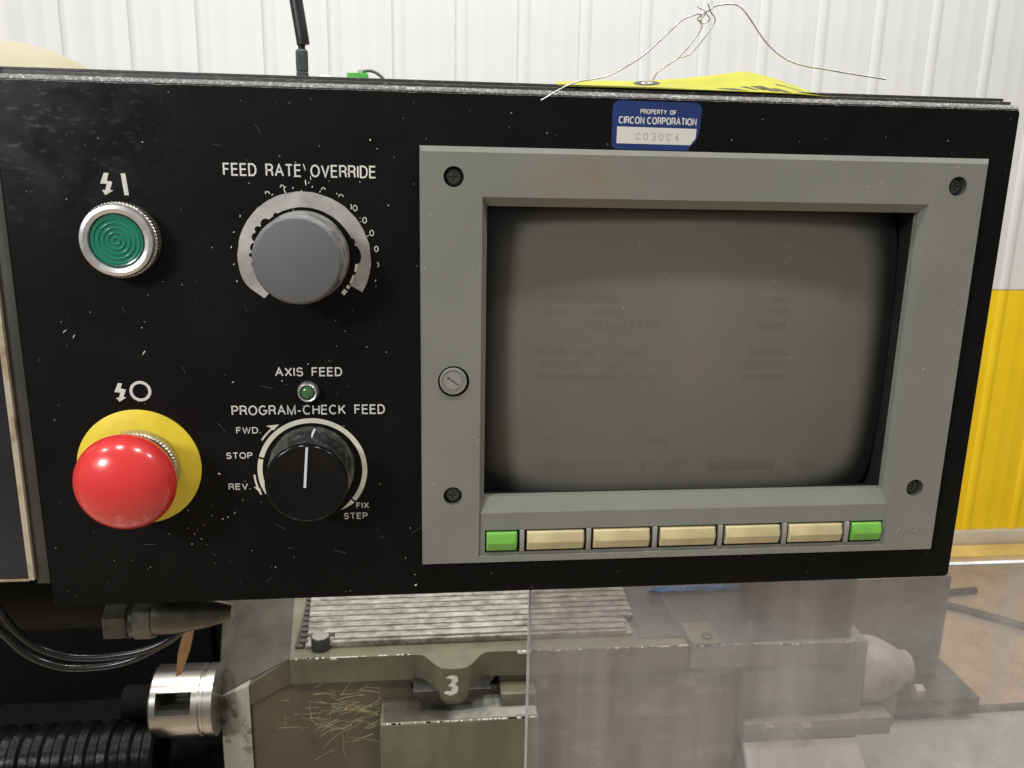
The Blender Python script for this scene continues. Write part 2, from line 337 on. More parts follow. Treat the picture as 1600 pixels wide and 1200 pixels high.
def tube(bm, pts, r, seg=10, sub=6, mi=0, rend=None, wob=0.0, ring_pitch=0):
    P = [Vector(p) for p in pts]
    if sub and len(P) > 2:
        Q = []
        ext = [2*P[0]-P[1]] + P + [2*P[-1]-P[-2]]
        for i in range(1, len(ext)-2):
            p0, p1, p2, p3 = ext[i-1:i+3]
            for k in range(sub):
                s = k/sub
                Q.append(0.5*((2*p1) + (p2-p0)*s + (2*p0-5*p1+4*p2-p3)*s*s + (3*p1-p0-3*p2+p3)*s**3))
        Q.append(P[-1]); P = Q
    rings = []; nrm = None
    for i, p in enumerate(P):
        t = (P[min(i+1, len(P)-1)] - P[max(i-1, 0)]).normalized()
        if nrm is None: nrm = t.orthogonal().normalized()
        nrm = (nrm - t*nrm.dot(t)).normalized(); bn = t.cross(nrm)
        rr = r if rend is None else r + (rend-r)*i/(len(P)-1)
        if wob: rr *= 1 + wob*math.sin(i*2.1)
        rings.append([bm.verts.new(p + (nrm*math.cos(2*math.pi*k/seg) + bn*math.sin(2*math.pi*k/seg))*rr) for k in range(seg)])
    for a, b in zip(rings, rings[1:]):
        for k in range(seg): bm.faces.new((a[k], a[(k+1) % seg], b[(k+1) % seg], b[k])).material_index = mi
    bm.faces.new(rings[-1]); bm.faces.new(list(reversed(rings[0])))
def prism(bm, pts, w0, w1, mi=0, dn=None):
    """extrude an outline in (u, v) from depth w0 (back) to w1 (front)"""
    a = [bm.verts.new((p[0], p[1], w0)) for p in pts]; b = [bm.verts.new((p[0], p[1], w1)) for p in pts]
    n = len(pts)
    fs = [bm.faces.new(b), bm.faces.new(list(reversed(a)))]
    for i in range(n): fs.append(bm.faces.new((a[i], a[(i+1) % n], b[(i+1) % n], b[i])))
    for f in fs: f.material_index = mi
    return fs
def plate(bm, pts, v0, v1, mi=0):
    """extrude an outline in (u, w) from height v0 to v1"""
    a = [bm.verts.new((p[0], v0, p[1])) for p in pts]; b = [bm.verts.new((p[0], v1, p[1])) for p in pts]
    n = len(pts)
    fs = [bm.faces.new(b), bm.faces.new(list(reversed(a)))]
    for i in range(n): fs.append(bm.faces.new((a[i], a[(i+1) % n], b[(i+1) % n], b[i])))
    for f in fs: f.material_index = mi
def bevel_all(bm, off, seg=2, ang=30):
    es = [e for e in bm.edges if len(e.link_faces) == 2 and e.calc_face_angle(0) > math.radians(ang)]
    bmesh.ops.bevel(bm, geom=es, offset=off, segments=seg, affect='EDGES', profile=0.5)
def rrect(u0, u1, v0, v1, r, n=6):
    out = []
    for cu, cv, a0 in ((u1-r, v1-r, 0), (u0+r, v1-r, 90), (u0+r, v0+r, 180), (u1-r, v0+r, 270)):
        for k in range(n+1):
            a = math.radians(a0 + 90*k/n); out.append((cu + r*math.cos(a), cv + r*math.sin(a)))
    return out
def arcband(bm, cu, cv, r0, r1, a0, a1, w0, w1, n=60, f0=None, f1=None):
    """flat band between radii, angles in degrees"""
    ring = []
    for k in range(n+1):
        s = k/n; a = math.radians(a0 + (a1-a0)*s)
        ri = f0(s) if f0 else r0; ro = f1(s) if f1 else r1
        ring.append([bm.verts.new((cu+rr*math.cos(a), cv+rr*math.sin(a), ww)) for rr, ww in ((ri, w0), (ri, w1), (ro, w1), (ro, w0))])
    for a, b in zip(ring, ring[1:]):
        for k in range(4): bm.faces.new((a[k], a[(k+1) % 4], b[(k+1) % 4], b[k]))
    bm.faces.new(ring[0]); bm.faces.new(list(reversed(ring[-1])))
def cut(obj, cutters, ang=30):
    """subtract cutter meshes (bmesh in panel mm) from obj, baking the result"""
    dg = None
    b = BM()
    for c in cutters: merge(b, c)
    fixn(b)
    c = link('cutter', b, 'hole', None, 0)
    md = obj.modifiers.new('cut', 'BOOLEAN'); md.object = c; md.operation = 'DIFFERENCE'; md.solver = 'EXACT'
    bpy.context.view_layer.update()
    dg = bpy.context.evaluated_depsgraph_get()
    me = bpy.data.meshes.new_from_object(obj.evaluated_get(dg))
    obj.modifiers.clear(); old = obj.data; obj.data = me; me.name = old.name
    bpy.data.objects.remove(c)
    for p in me.polygons: p.use_smooth = True
    me.set_sharp_from_angle(angle=math.radians(ang))
def dup(o, du, dv, dw, name=None, parent=None):
    c = o.copy(); S.collection.objects.link(c); c.parent = parent or o.parent
    c.location = Vector(o.location) + W3(du, dv, dw)
    WORLD[c.name] = wloc(o) + W3(du, dv, dw)
    return c

# ------------------------------------------------------------------ stroke lettering
def A_(cx, cy, rx, ry, a0, a1, n=14): return [(cx+rx*math.cos(math.radians(a0+(a1-a0)*k/n)), cy+ry*math.sin(math.radians(a0+(a1-a0)*k/n))) for k in range(n+1)]
G = {
 'A': (.78, [[(0, 0), (.39, 1), (.78, 0)], [(.15, .36), (.63, .36)]]),
 'C': (.76, [A_(.40, .5, .40, .5, 48, 312, 22)]),
 'D': (.68, [[(.3, 0), (0, 0), (0, 1), (.3, 1)] + A_(.3, .5, .38, .5, 90, -90)[1:]]),
 'E': (.58, [[(.58, 1), (0, 1), (0, 0), (.58, 0)], [(0, .53), (.53, .53)]]),
 'F': (.54, [[(.54, 1), (0, 1), (0, 0)], [(0, .52), (.47, .52)]]),
 'G': (.80, [A_(.40, .5, .40, .5, 48, 330, 22) + [(.79, .46), (.44, .46)]]),
 'H': (.66, [[(0, 0), (0, 1)], [(.66, 0), (.66, 1)], [(0, .53), (.66, .53)]]),
 'I': (.0, [[(0, 0), (0, 1)]]),
 'K': (.68, [[(0, 0), (0, 1)], [(.62, 1), (.02, .36)], [(.22, .58), (.66, 0)]]),
 'L': (.5, [[(0, 1), (0, 0), (.5, 0)]]),
 'M': (.80, [[(0, 0), (0, 1), (.40, 0), (.80, 1), (.80, 0)]]),
 'N': (.66, [[(0, 0), (0, 1), (.66, 0), (.66, 1)]]),
 'O': (.82, [A_(.41, .5, .41, .5, 0, 360, 28)]),
 'P': (.60, [[(0, 0), (0, 1), (.34, 1)] + A_(.34, .74, .26, .26, 90, -90)[1:] + [(0, .48)]]),
 'Q': (.82, [A_(.41, .5, .41, .5, 0, 360, 28), [(.5, .25), (.8, 0)]]),
 'R': (.64, [[(0, 0), (0, 1), (.36, 1)] + A_(.36, .75, .26, .25, 90, -90)[1:] + [(0, .5)], [(.34, .5), (.50, .46), (.59, .32), (.60, .12), (.64, 0)]]),
 'S': (.64, [A_(.32, .74, .29, .26, 20, 245, 14)[:-1] + [(.34, .52)] + A_(.32, .27, .31, .27, 62, -162, 14)]),
 'T': (.66, [[(0, 1), (.66, 1)], [(.33, 1), (.33, 0)]]),
 'U': (.64, [[(0, 1), (0, .32)] + A_(.32, .32, .32, .32, 180, 360)[1:] + [(.64, 1)]]),
 'V': (.72, [[(0, 1), (.36, 0), (.72, 1)]]),
 'W': (1.0, [[(0, 1), (.25, 0), (.5, 1), (.75, 0), (1.0, 1)]]),
 'X': (.68, [[(0, 0), (.68, 1)], [(0, 1), (.68, 0)]]),
 'Y': (.70, [[(0, 1), (.35, .42), (.70, 1)], [(.35, .42), (.35, 0)]]),
 '-': (.34, [[(0, .38), (.34, .38)]]), '.': (.0, [[(0, 0), (0, .08)]]), '/': (.4, [[(0, 0), (.4, 1)]]), ':': (.0, [[(0, .1), (0, .22)], [(0, .75), (0, .87)]]),
 '0': (.54, [A_(.27, .5, .27, .5, 0, 360, 24)]), '1': (.2, [[(0, .75), (.2, 1), (.2, 0)]]),
 '3': (.52, [A_(.25, .74, .24, .26, 150, -80, 12), A_(.25, .26, .27, .26, 85, -150, 12)]),
 '4': (.58, [[(.42, 0), (.42, 1), (0, .3), (.58, .3)]]), '8': (.54, [A_(.27, .75, .23, .25, 0, 360, 18), A_(.27, .25, .27, .25, 0, 360, 18)]),
 '9': (.54, [A_(.27, .7, .27, .3, 0, 360, 20), [(.54, .7), (.52, .3), (.3, 0)]]),
 # worn fragments
 'c': (.5, [A_(.25, .5, .27, .5, 75, 285, 14)]), ')': (.3, [A_(0, .5, .27, .5, 70, -60, 10)]), "'": (.1, [[(0, .7), (.08, .95)]]), 'n': (.5, [A_(.27, .5, .27, .5, 10, 175, 12)]),
 '_': (.4, []), ',': (.1, [[(0, 0), (.1, .2)]]), 'l': (.0, [[(0, .35), (.05, .7)]]),
}
def ribbon(bm, pts, t, w0, w1):
    closed = len(pts) > 3 and abs(pts[0][0]-pts[-1][0]) < 1e-4 and abs(pts[0][1]-pts[-1][1]) < 1e-4
    P = [Vector((x, y)) for x, y in pts]
    if closed: P = P[:-1]
    n = len(P); L = []; Rr = []
    for i in range(n):
        a = P[i]-P[i-1] if (i > 0 or closed) else None
        b = P[(i+1) % n]-P[i] if (i < n-1 or closed) else None
        da = (a or b).normalized(); db = (b or a).normalized()
        na = Vector((-da.y, da.x)); nb = Vector((-db.y, db.x)); m = (na+nb)
        if m.length < 1e-3: m = na
        m.normalize(); k = min(1/max(m.dot(na), 0.3), 2.2) * t/2
        L.append(P[i]+m*k); Rr.append(P[i]-m*k)
    q = [[bm.verts.new((p.x, p.y, ww)) for p, ww in ((L[i], w0), (L[i], w1), (Rr[i], w1), (Rr[i], w0))] for i in range(n)]
    for i in range(n if closed else n-1):
        a, b = q[i], q[(i+1) % n]
        for k in range(4): bm.faces.new((a[k], b[k], b[(k+1) % 4], a[(k+1) % 4]))
    if not closed: bm.faces.new(list(reversed(q[0]))); bm.faces.new(q[-1])
def text(bm, s, u0, u1, vc, h, t, w=0.0, th=0.06, gap=0.22, space=0.80, slope=0.0, skew=0.0):
    hh = h - t
    adv = []; x = 0
    for ch in s:
        if ch == ' ': x += space; continue
        adv.append((ch, x)); x += G[ch][0] + gap + t/hh*0.55
    tot = x - gap - t/hh*0.55
    sx = (u1-u0-t)/tot
    k = 0
    for ch, x0 in adv:
        for st in G[ch][1]:
            pts = [(u0+t/2+(x0+px)*sx + skew*py*hh, vc-hh/2+py*hh + slope*((x0+px)*sx)) for px, py in st]
            ribbon(bm, pts, t, w, w+th+0.012*(k % 4)); k += 1
def lettering(name, parent, mat, lines, label=None):
    bm = BM()
    for a in lines: text(bm, *a[0], **(a[1] if len(a) > 1 else {}))
    fixn(bm); return link(name, bm, mat, parent, 0, label)

# ================================================================== SETTING: floor and wall
FLOOR = -1662.0; YB = -1589.0; WW = -3100.0
bm = BM(); box(bm, -6000, 9000, FLOOR-50, FLOOR, -4200, 3500)
link('floor', bm, 'floor', None, 0, kind='structure')
bm = BM(); box(bm, -3200, 7000, FLOOR+0.5, FLOOR+4, WW+26, WW+148); link('floor_reflection_strip', bm, 'reflection_yellow', None, 0, kind='structure')  # flat yellow strip standing in for the wall's reflection in the floor
wall = thing('wall', (0, FLOOR, WW), 'ribbed metal shop wall, white above and yellow below, behind the control panel', 'wall'); wall['kind'] = 'structure'
PITCHW = 243.6; U0 = -1319.0
BAND = -431.0
def wall_sheet(v0, v1, name, mat, dw=0):
    bm = BM()
    prof = [(0, 0), (6, 4), (15, 7.5), (31, 7.5), (42, 4), (50, 0), (110, 0), (118, 1.4), (126, 0), (178, 0), (186, 1.4), (194, 0), (PITCHW-1.0, 0)]
    a = [bm.verts.new((U0+p, v0, WW+q)) for p, q in prof]; b = [bm.verts.new((U0+p, v1, WW+q)) for p, q in prof]
    for i in range(len(prof)-1): bm.faces.new((a[i], a[i+1], b[i+1], b[i]))
    a2 = [bm.verts.new((U0+p, v0, WW-6)) for p in (0, PITCHW-1.2)]; b2 = [bm.verts.new((U0+p, v1, WW-6)) for p in (0, PITCHW-1.2)]
    bm.faces.new((a[0], b[0], b2[0], a2[0])); bm.faces.new((a[-1], a2[1], b2[1], b[-1])); bm.faces.new((a2[0], b2[0], b2[1], a2[1]))
    fixn(bm); return link(name, bm, mat, wall, 25)
up = wall_sheet(BAND, 2600, 'white_wall_sheet', 'wall_white')
lo = wall_sheet(YB, BAND-3, 'yellow_wall_sheet', 'wall_yellow')
for k in list(range(-6, 0)) + list(range(1, 26)):
    dup(up, k*PITCHW, 0, 0); dup(lo, k*PITCHW, 0, 0)
bm = BM(); box(bm, -3200, 7000, FLOOR+1, YB-1, WW-4, WW+22, 3); link('skirting_rail', bm, 'skirt', wall)
bm = BM(); box(bm, -3200, 7000, FLOOR, 2600, WW-40, WW-12); link('wall_backing', bm, 'skirt', wall, 0)

# a beige canvas-covered hump far behind on the left
bm = BM()
bmesh.ops.create_uvsphere(bm, u_segments=40, v_segments=20, radius=1.0)
for v in bm.verts:
    p = v.co; n = noise.noise(p*2.2)*0.05
    v.co = Vector((-520 + p.x*192*(1+n), 5 + p.z*150*(1+n*.7), -760 + p.y*120))
o = link('canvas_bundle', bm, 'beige_cover', None, 180, at=(-505, -117, -760)); o['label'] = 'beige canvas-covered bundle peeping over the far left top edge of the black panel'; o['category'] = 'bundle'

# ================================================================== CONTROL PANEL
cp = thing('control_panel', (51, -195, -20), 'black machine control panel carrying knobs, push buttons and a grey framed monitor', 'control panel')
bm = BM(); prism(bm, rrect(-169.6, 271.6, -195.2, 36.0, 2.2), -3.0, 0.0); bevel_all(bm, 0.35, 2)
plate_o = link('face_plate', bm, 'face', cp)
b = BM(); box(b, 20, 238, -160, 2, -9, 5)
cut(plate_o, [b])
# scuffed edge strip and darker lip along the top, slightly wavy where paint has gone
bm = BM(); random.seed(3)
N = 220; rows = []
for i in range(N+1):
    u = -168.5 + (271-(-168.5))*i/N
    dz = 0.25*noise.noise(Vector((u*0.12, 0, 0))) + 0.15*noise.noise(Vector((u*0.9, 3, 0)))
    rows.append([bm.verts.new((u, v_, w_)) for v_, w_ in ((35.4+dz, 0.10), (36.3+dz*0.4, -0.2), (38.0, -2.2), (38.1, -5.5))])
for a, b in zip(rows, rows[1:]):
    for k in range(3): bm.faces.new((a[k], b[k], b[k+1], a[k+1]))
fixn(bm); link('scuffed_edge', bm, 'edge', cp, 40)
bm = BM(); box(bm, -170.5, 270.5, 30, 39.7, -8.5, -5.0, 0.5); box(bm, -170.0, 269, 39.3, 41.4, -10.5, -8.6, 0.3)
link('top_lip', bm, 'lip', cp)
bm = BM(); box(bm, -168, 266, -190, 38.5, -75, -27, 2); link('housing', bm, 'housing', cp)

# white and cream print
lettering('feed_rate_lettering', cp, 'white_ink', [(('FEED RATE OVERRIDE', -81.7, -18.4, 2.6, 5.2, 0.66),)])
lettering('axis_feed_lettering', cp, 'white_ink', [(('AXIS FEED', -64.6, -35.2, -84.5, 4.1, 0.58),)])
lettering('program_check_lettering', cp, 'white_ink', [(('PROGRAM-CHECK FEED', -84.4, -16.5, -102.1, 4.5, 0.60),)])
lettering('forward_lettering', cp, 'white_ink', [(('FWD.', -82.9, -72.3, -111.4, 3.0, 0.42),)])
lettering('stop_lettering', cp, 'white_ink', [(('STOP', -88.0, -76.4, -123.3, 3.0, 0.42),)])
lettering('reverse_lettering', cp, 'white_ink', [(('REV.', -87.8, -78.2, -138.2, 3.0, 0.42),)])
lettering('fix_lettering', cp, 'white_ink', [(('FIX', -30.5, -24.7, -148.7, 2.9, 0.42),)])
lettering('step_lettering', cp, 'white_ink', [(('STEP', -36.4, -25.4, -153.9, 3.1, 0.42),)])

def zA(x, y): return (-125.4+(x-522)*.0492, -4.4-(y-303)*.0495)
def zB(x, y): return (-122.7+(x-642)*.0593, -93.0-(y-146)*.0593)
bm = BM(); prism(bm, [zA(*p) for p in ((440, 210), (478, 212), (458, 275), (501, 283), (478, 350), (502, 352), (437, 393), (412, 350), (440, 352), (455, 300), (403, 298))], 0.0, 0.09)
prism(bm, [zA(*p) for p in ((575, 213), (612, 213), (626, 390), (590, 390))], 0.0, 0.09); fixn(bm)
link('power_on_symbol', bm, 'white_ink', cp, 0)
bm = BM(); prism(bm, [zB(*p) for p in ((487, 80), (517, 83), (503, 122), (540, 130), (518, 186), (537, 190), (487, 222), (465, 192), (488, 190), (498, 152), (458, 148))], 0.0, 0.09)
arcband(bm, -122.7, -92.8, 3.35, 4.6, 0, 360, 0.0, 0.09, 40); fixn(bm)
link('power_off_symbol', bm, 'white_ink', cp, 0)

# --- green illuminated push button
bm = BM()
lathe(bm, [(15.5, 0.0), (15.5, 5.4), (15.1, 5.8)], (-124.2, -26.9), 132, wob=0.010)
knob = link('push_button', bm, 'knurl', cp, 20)
bm = BM()
lathe(bm, [(14.6, 5.6), (15.0, 6.2), (15.0, 7.2), (14.4, 8.3), (13.0, 8.8), (11.4, 8.2), (11.0, 7.2), (11.0, 5.0)], (-124.3, -27.0), 72)
link('chrome_ring', bm, 'chrome', knob)
bm = BM()
prof = [(10.7, 4.0), (10.7, 7.2), (10.3, 7.6)]
r = 9.6
while r > 0.4:
    prof += [(r, 7.45), (r-0.38, 7.78), (r-0.8, 7.45)] if False else [(r, 7.35), (r-0.25, 7.85), (r-0.5, 7.85), (r-0.75, 7.35)]
    r -= 1.95
prof.append((0.05, 7.35))
lathe(bm, prof, (-124.3, -27.0), 72); link('green_lens', bm, 'green_lens', knob, 60)

# --- feed rate override: worn foil dial, numerals and grey knob
random.seed(11)
def jag(s, base, amp, seedx, bites=()):
    v = base + amp*noise.noise(Vector((s*26, seedx, 0))) + amp*0.5*noise.noise(Vector((s*90, seedx+5, 0)))
    for c, wd_, dp in bites:
        d = abs(s-c)/wd_
        if d < 1: v += dp*(1-d*d)**0.5
    return v
bm = BM()
fin = lambda s: min(26.6, jag(s, 21.7 + 0.9*math.exp(-((s-0.1)/0.1)**2), 0.15, 1.0, ((0.66, .022, 1.9), (0.70, .016, 2.3), (0.735, .02, 2.1), (0.78, .02, 1.5), (0.815, .012, 1.8), (0.855, .014, 1.1), (0.60, .01, .8), (0.14, .04, 1.6), (0.20, .015, 0.9))))
fout = lambda s: jag(s, 28.2 - 3.2*math.exp(-((s-1.0)/0.06)**2), 0.22, 8.0)
arcband(bm, -49.6, -34.2, 0, 0, -31, 224, 0.0, 0.12, 260, fin, fout)
fixn(bm); dial = link('worn_dial_foil', bm, 'foil', cp, 0)
bm = BM()
for a0, a1, r0, r1 in ((-6, -14.5, 21.6, 22.8), (-19, -29, 21.4, 22.9), (-32, -36, 21.2, 22.6), (-38.5, -44.5, 21.0, 22.8)):
    arcband(bm, -49.6, -34.2, r0, r1, a0, a1, 0.0, 0.1, 8)
fixn(bm); link('dial_dash', bm, 'cream_ink', cp, 0)
bm = BM()
frag = [('n', -64.8, -63.2, -7.4), ('l', -64.9, -64.5, -6.6), (',', -62.3, -61.6, -6.6), ('n', -58.6, -57.2, -4.6), ('c', -57.0, -55.8, -5.3), ('l', -53.5, -53.0, -4.6), (',', -50.2, -49.6, -4.8), ("'", -46.9, -46.2, -3.0), ('l', -45.4, -44.9, -4.0),
        (',', -42.4, -41.8, -5.0), ('n', -41.5, -40.1, -5.3), ("'", -35.3, -34.9, -7.4), ('n', -34.4, -32.6, -8.1), (')', -29.6, -29.1, -12.0), ('0', -28.4, -26.8, -12.5), (':', -25.6, -25.2, -17.4), ('0', -24.5, -22.9, -17.6),
        (',', -22.8, -22.0, -23.3), ('0', -21.6, -20.0, -23.0), ('0', -19.7, -18.2, -29.8), (')', -19.2, -17.9, -36.7), ('l', -19.6, -19.2, -43.6), ('l', -75.9, -75.4, -16.6), (',', -79.0, -78.5, -22.4), ('l', -80.3, -79.9, -29.7), ("'", -79.8, -79.2, -37.7), ('l', -78.8, -78.4, -44.2)]
for ch, a, b, c in frag:
    if a < b:
        k = 0
        for st in G[ch][1]:
            w_ = max(G[ch][0], .12); ribbon(bm, [(a + px/w_*(b-a), c-1.15+py*2.3) for px, py in st], 0.33, 0.0, 0.06+0.01*(k % 4)); k += 1
fixn(bm); link('worn_scale_numerals', bm, 'white_ink', cp, 0)
FK = (-49.9, -33.2)
bm = BM(); lathe(bm, [(19.4, 0.3), (19.4, 1.6), (18.9, 2.2), (18.3, 19.6), (17.9, 20.6)], FK, 96)
k = link('feed_rate_knob', bm, 'grey_side', cp, 40)
bm = BM(); lathe(bm, [(17.9, 20.3), (17.8, 21.2), (17.2, 21.9), (16.6, 22.1)], FK, 96); link('knob_cap', bm, 'grey_cap', k, 50)

# --- axis feed lamp
LC = (-50.4, -93.4)
bm = BM(); lathe(bm, [(4.7, 0.0), (4.7, 1.5), (4.2, 3.4), (3.9, 3.7), (3.4, 3.5), (3.3, 1.8)], LC, 40, cap=False); fixn(bm)
lm = link('indicator_lamp', bm, 'chrome', cp, 40)
bm = BM(); lathe(bm, [(3.35, 1.0), (3.3, 2.2), (2.9, 3.0), (2.0, 3.7), (1.0, 4.05), (0.1, 4.1)], LC, 32); link('green_lamp_lens', bm, 'green_led', lm, 80)

# --- program-check feed: cream ring, arrows and black knob
PC = (-49.8, -130.8)
bm = BM()
arcband(bm, *PC, 22.5, 24.7, -39.2, 163.8, 0.0, 0.1, 100)
arcband(bm, *PC, 22.5, 24.7, 166.2, 207.5, 0.0, 0.1, 30, lambda s: 22.5 + 1.6*max(0, s-0.75)*4*0.25, lambda s: 24.7 - 0.8*max(0, s-.7))
arcband(bm, *PC, 0, 0, -58, -41.5, 0.0, 0.1, 10, lambda s: 23.2-0.7*s, lambda s: 23.35+1.35*s)
fixn(bm); link('speed_ring', bm, 'cream_ink', cp, 0)
bm = BM()
arcband(bm, *PC, 26.1, 26.9, 127, 146.5, 0.0, 0.08, 20)
prism(bm, [(-63.9, -108.8), (-69.6, -109.4), (-67.0, -110.8), (-66.6, -111.6)], 0, 0.1)
fixn(bm); link('forward_arrow', bm, 'cream_ink', cp, 0)
bm = BM()
arcband(bm, *PC, 25.9, 26.7, 184, 206, 0.0, 0.08, 20)
prism(bm, [(-73.1, -142.4), (-76.6, -138.3), (-74.9, -138.9), (-73.9, -139.2)], 0, 0.1)
fixn(bm); link('reverse_arrow', bm, 'cream_ink', cp, 0)
KC = (-49.9, -129.5)
bm = BM(); lathe(bm, [(19.8, 0.3), (19.8, 1.2), (19.2, 2.0), (17.8, 19.0)], KC, 96); k = link('program_check_knob', bm, 'black_side', cp, 40)
bm = BM(); lathe(bm, [(17.8, 19.0), (17.9, 20.6), (17.3, 21.7), (16.4, 22.1), (15.9, 21.9)], KC, 96); link('knob_cap', bm, 'black_gloss', k, 50)
bm = BM()
q = [(-47.9, -110.3, 2.6), (-48.6, -111.9, 18.9), (-49.0, -112.9, 21.9), (-50.5, -131.0, 22.15)]
pr_ = None
for (a, b, c), hw in zip(q, (0.42, 0.5, 0.5, 0.55)):
    cur = [bm.verts.new((a-hw, b, c+0.02)), bm.verts.new((a+hw, b, c+0.02)), bm.verts.new((a+hw, b-0.02, c+0.30)), bm.verts.new((a-hw, b-0.02, c+0.30))]
    if pr_:
        for i in range(4): bm.faces.new((pr_[i], pr_[(i+1) % 4], cur[(i+1) % 4], cur[i]))
    else: bm.faces.new(cur)
    pr_ = cur
bm.faces.new(pr_); fixn(bm); link('pointer_line', bm, 'white_line', k, 0)

# --- emergency stop
EC = (-125.7, -127.9)
bm = BM(); lathe(bm, [(26.7, 0.0), (26.7, 0.8), (26.4, 1.0)], EC, 96); es = link('emergency_stop_plate', bm, 'yellow', cp, 40)
bm = BM(); lathe(bm, [(17.6, 1.0), (17.6, 5.6), (17.0, 6.4), (14, 6.4)], EC, 132, wob=0.009); link('knurled_collar', bm, 'knurl', es, 20)
bm = BM(); lathe(bm, [(14.0, 6.0), (12.5, 9.0), (12.5, 13)], EC, 48); link('button_stem', bm, 'knurl', es)
bm = BM()
prof = [(12, 12.6), (17.5, 13.2), (19.8, 14.6), (20.8, 17.0), (21.0, 19.2)]
for k_ in range(1, 15):
    a = math.radians(k_*90/15); prof.append((21.0*math.cos(a), 19.2 + 13.4*math.sin(a)))
prof.append((0.1, 32.6))
lathe(bm, prof, EC, 96); link('red_mushroom_cap', bm, 'red', es, 80)

# --- asset label
bm = BM()
out = rrect(83.0, 122.6, 14.4, 34.6, 3.0)
out = [p for p in out if not (p[0] > 119.4 and p[1] < 18.5)]
idx = max(range(len(out)), key=lambda i: (out[i][0] > 120 and out[i][1] > 20) and -out[i][1] or -1e9)
i0 = [i for i, p in enumerate(out) if p[1] < 15.5 and p[0] < 100]
L_ = [p for p in out]
L_.append((117.2, 14.4)); L_.append((118.6, 16.4)); L_.append((120.6, 18.3)); L_.append((122.2, 22.4))
prism(bm, L_, 0.0, 0.18); fixn(bm); lb = link('property_label', bm, 'blue', cp, 0)
bm = BM(); prism(bm, [(85.3, 23.9), (120.8, 23.7), (120.6, 19.6), (119.2, 18.0), (118.4, 16.8), (85.3, 16.9)], 0.18, 0.24); fixn(bm); link('number_field', bm, 'label_white', lb, 0)
lettering('property_lettering', lb, 'label_white', [(('PROPERTY OF', 95.2, 111.3, 30.4, 2.0, 0.36, 0.18), dict(slope=-0.008, gap=0.2)), (('CIRCON CORPORATION', 85.8, 120.6, 26.7, 3.1, 0.50, 0.18), dict(slope=-0.004, gap=0.2, space=0.45))])
bm = BM()
for ch, a in zip('003004', (94.0, 97.4, 100.9, 104.3, 107.7, 111.3)):
    arcs = {'0': [A_(.27, .5, .27, .5, 20, 330 if a in (94.0, 107.7) else 380, 20)], '3': G['3'][1], '4': [[(.34, 0), (.44, 1), (0, .32)], [(.2, .32), (.58, .30)]]}[ch]
    for j, st in enumerate(arcs): ribbon(bm, [(a+px*3.0, 18.6+py*2.9-0.01*(a-94)) for px, py in st], 0.22, 0.24, 0.29+0.01*j)
fixn(bm); link('number_print', bm, 'label_ink', lb, 0)

# --- small chips and specks of dried coolant on the face
random.seed(5); bm = BM()
def fleck(u, v, a, b, ang, w=0.0):
    n = random.choice((5, 6, 7)); pts = []
    for k in range(n):
        t_ = 2*math.pi*k/n; r_ = random.uniform(0.6, 1.1)
        x, y = a*r_*math.cos(t_), b*r_*math.sin(t_)
        pts.append((u + x*math.cos(ang)-y*math.sin(ang), v + x*math.sin(ang)+y*math.cos(ang)))
    f = bm.faces.new([bm.verts.new((p[0], p[1], w+0.07)) for p in pts])
keep = [(PC, 26), (FK, 29), (EC, 28), ((-123, -27), 18)]
for i in range(190):
    u, v = random.uniform(-167, 270), random.uniform(-193, 34)
    if u > -2 and -180 < v < 16: continue
    if any((u-c[0])**2+(v-c[1])**2 < r*r for c, r in keep) or 82 < u < 124: continue
    s = random.choice((0.09, 0.11, 0.13, 0.16, 0.22)) * (1.0 if u < 10 else 0.7)
    fleck(u, v, s*random.uniform(1, 2.2), s, random.uniform(0, 3.14))
for u, v, a, b, ang in ((-91.5, -131.8, .9, .5, -0.7), (-91.3, -153.8, .5, .4, 0), (-119.8, -75.5, 1.6, .25, 1.0), (-3.2, -190.3, .9, .5, .9), (-61.7, -88.5, .35, .3, 0), (-88.9, -153, .3, .4, 0), (-45.9, -0.2, .3, 1.2, .1), (-48.0, -2.3, .35, 1.7, .12), (-48.4, 4.4, .25, 1.9, .25), (-85.8, -151, .7, .22, 1.1), (-83, -89, .8, .25, .9), (-17.8, 12.2, .3, .2, 0), (-20.6, 15.8, .5, .35, 1), (-151.5, -66, 1.3, .2, .7), (-148.2, -68.5, 1.1, .22, 1.1), (-8, -176, .3, .25, 0), (-106.4, -149.2, .3, .25, 0), (-105.9, -165.9, .35, .3, 0), (-100.1, -156.5, .3, .25, 0), (-104.5, -161, .2, .5, .3), (-107, -158, .2, .2, 0), (-101.5, -163.5, .25, .4, .4), (-105.2, -155, .18, .18, 0), (-103, -159, .15, .15, 0), (-99.5, -166.5, .2, .2, 0), (-96, -152, .2, .3, .2), (-79, -170, .2, .2, 0)):
    fleck(u, v, a, b, ang)
fixn(bm)
for f in bm.faces:
    if f.normal.z < 0: f.normal_flip()
link('dried_specks', bm, 'white_ink', cp, 0, kind='stuff')
# hairline scratches
bm = BM(); random.seed(9)
for i in range(26):
    u, v = random.uniform(-165, -5), random.uniform(-190, 30)
    if any((u-c[0])**2+(v-c[1])**2 < (r+2)**2 for c, r in keep): continue
    a = random.uniform(-1.2, 1.2); L0 = random.uniform(1.5, 6)
    pts = [(u+s*L0*math.cos(a)+0.5*math.sin(s*4+i)*0.4, v+s*L0*math.sin(a)) for s in (0, .33, .66, 1)]
    ribbon(bm, pts, 0.09, 0.0, 0.05)
fixn(bm); link('hairline_scratches', bm, 'grey_cable', cp, 0, kind='stuff')

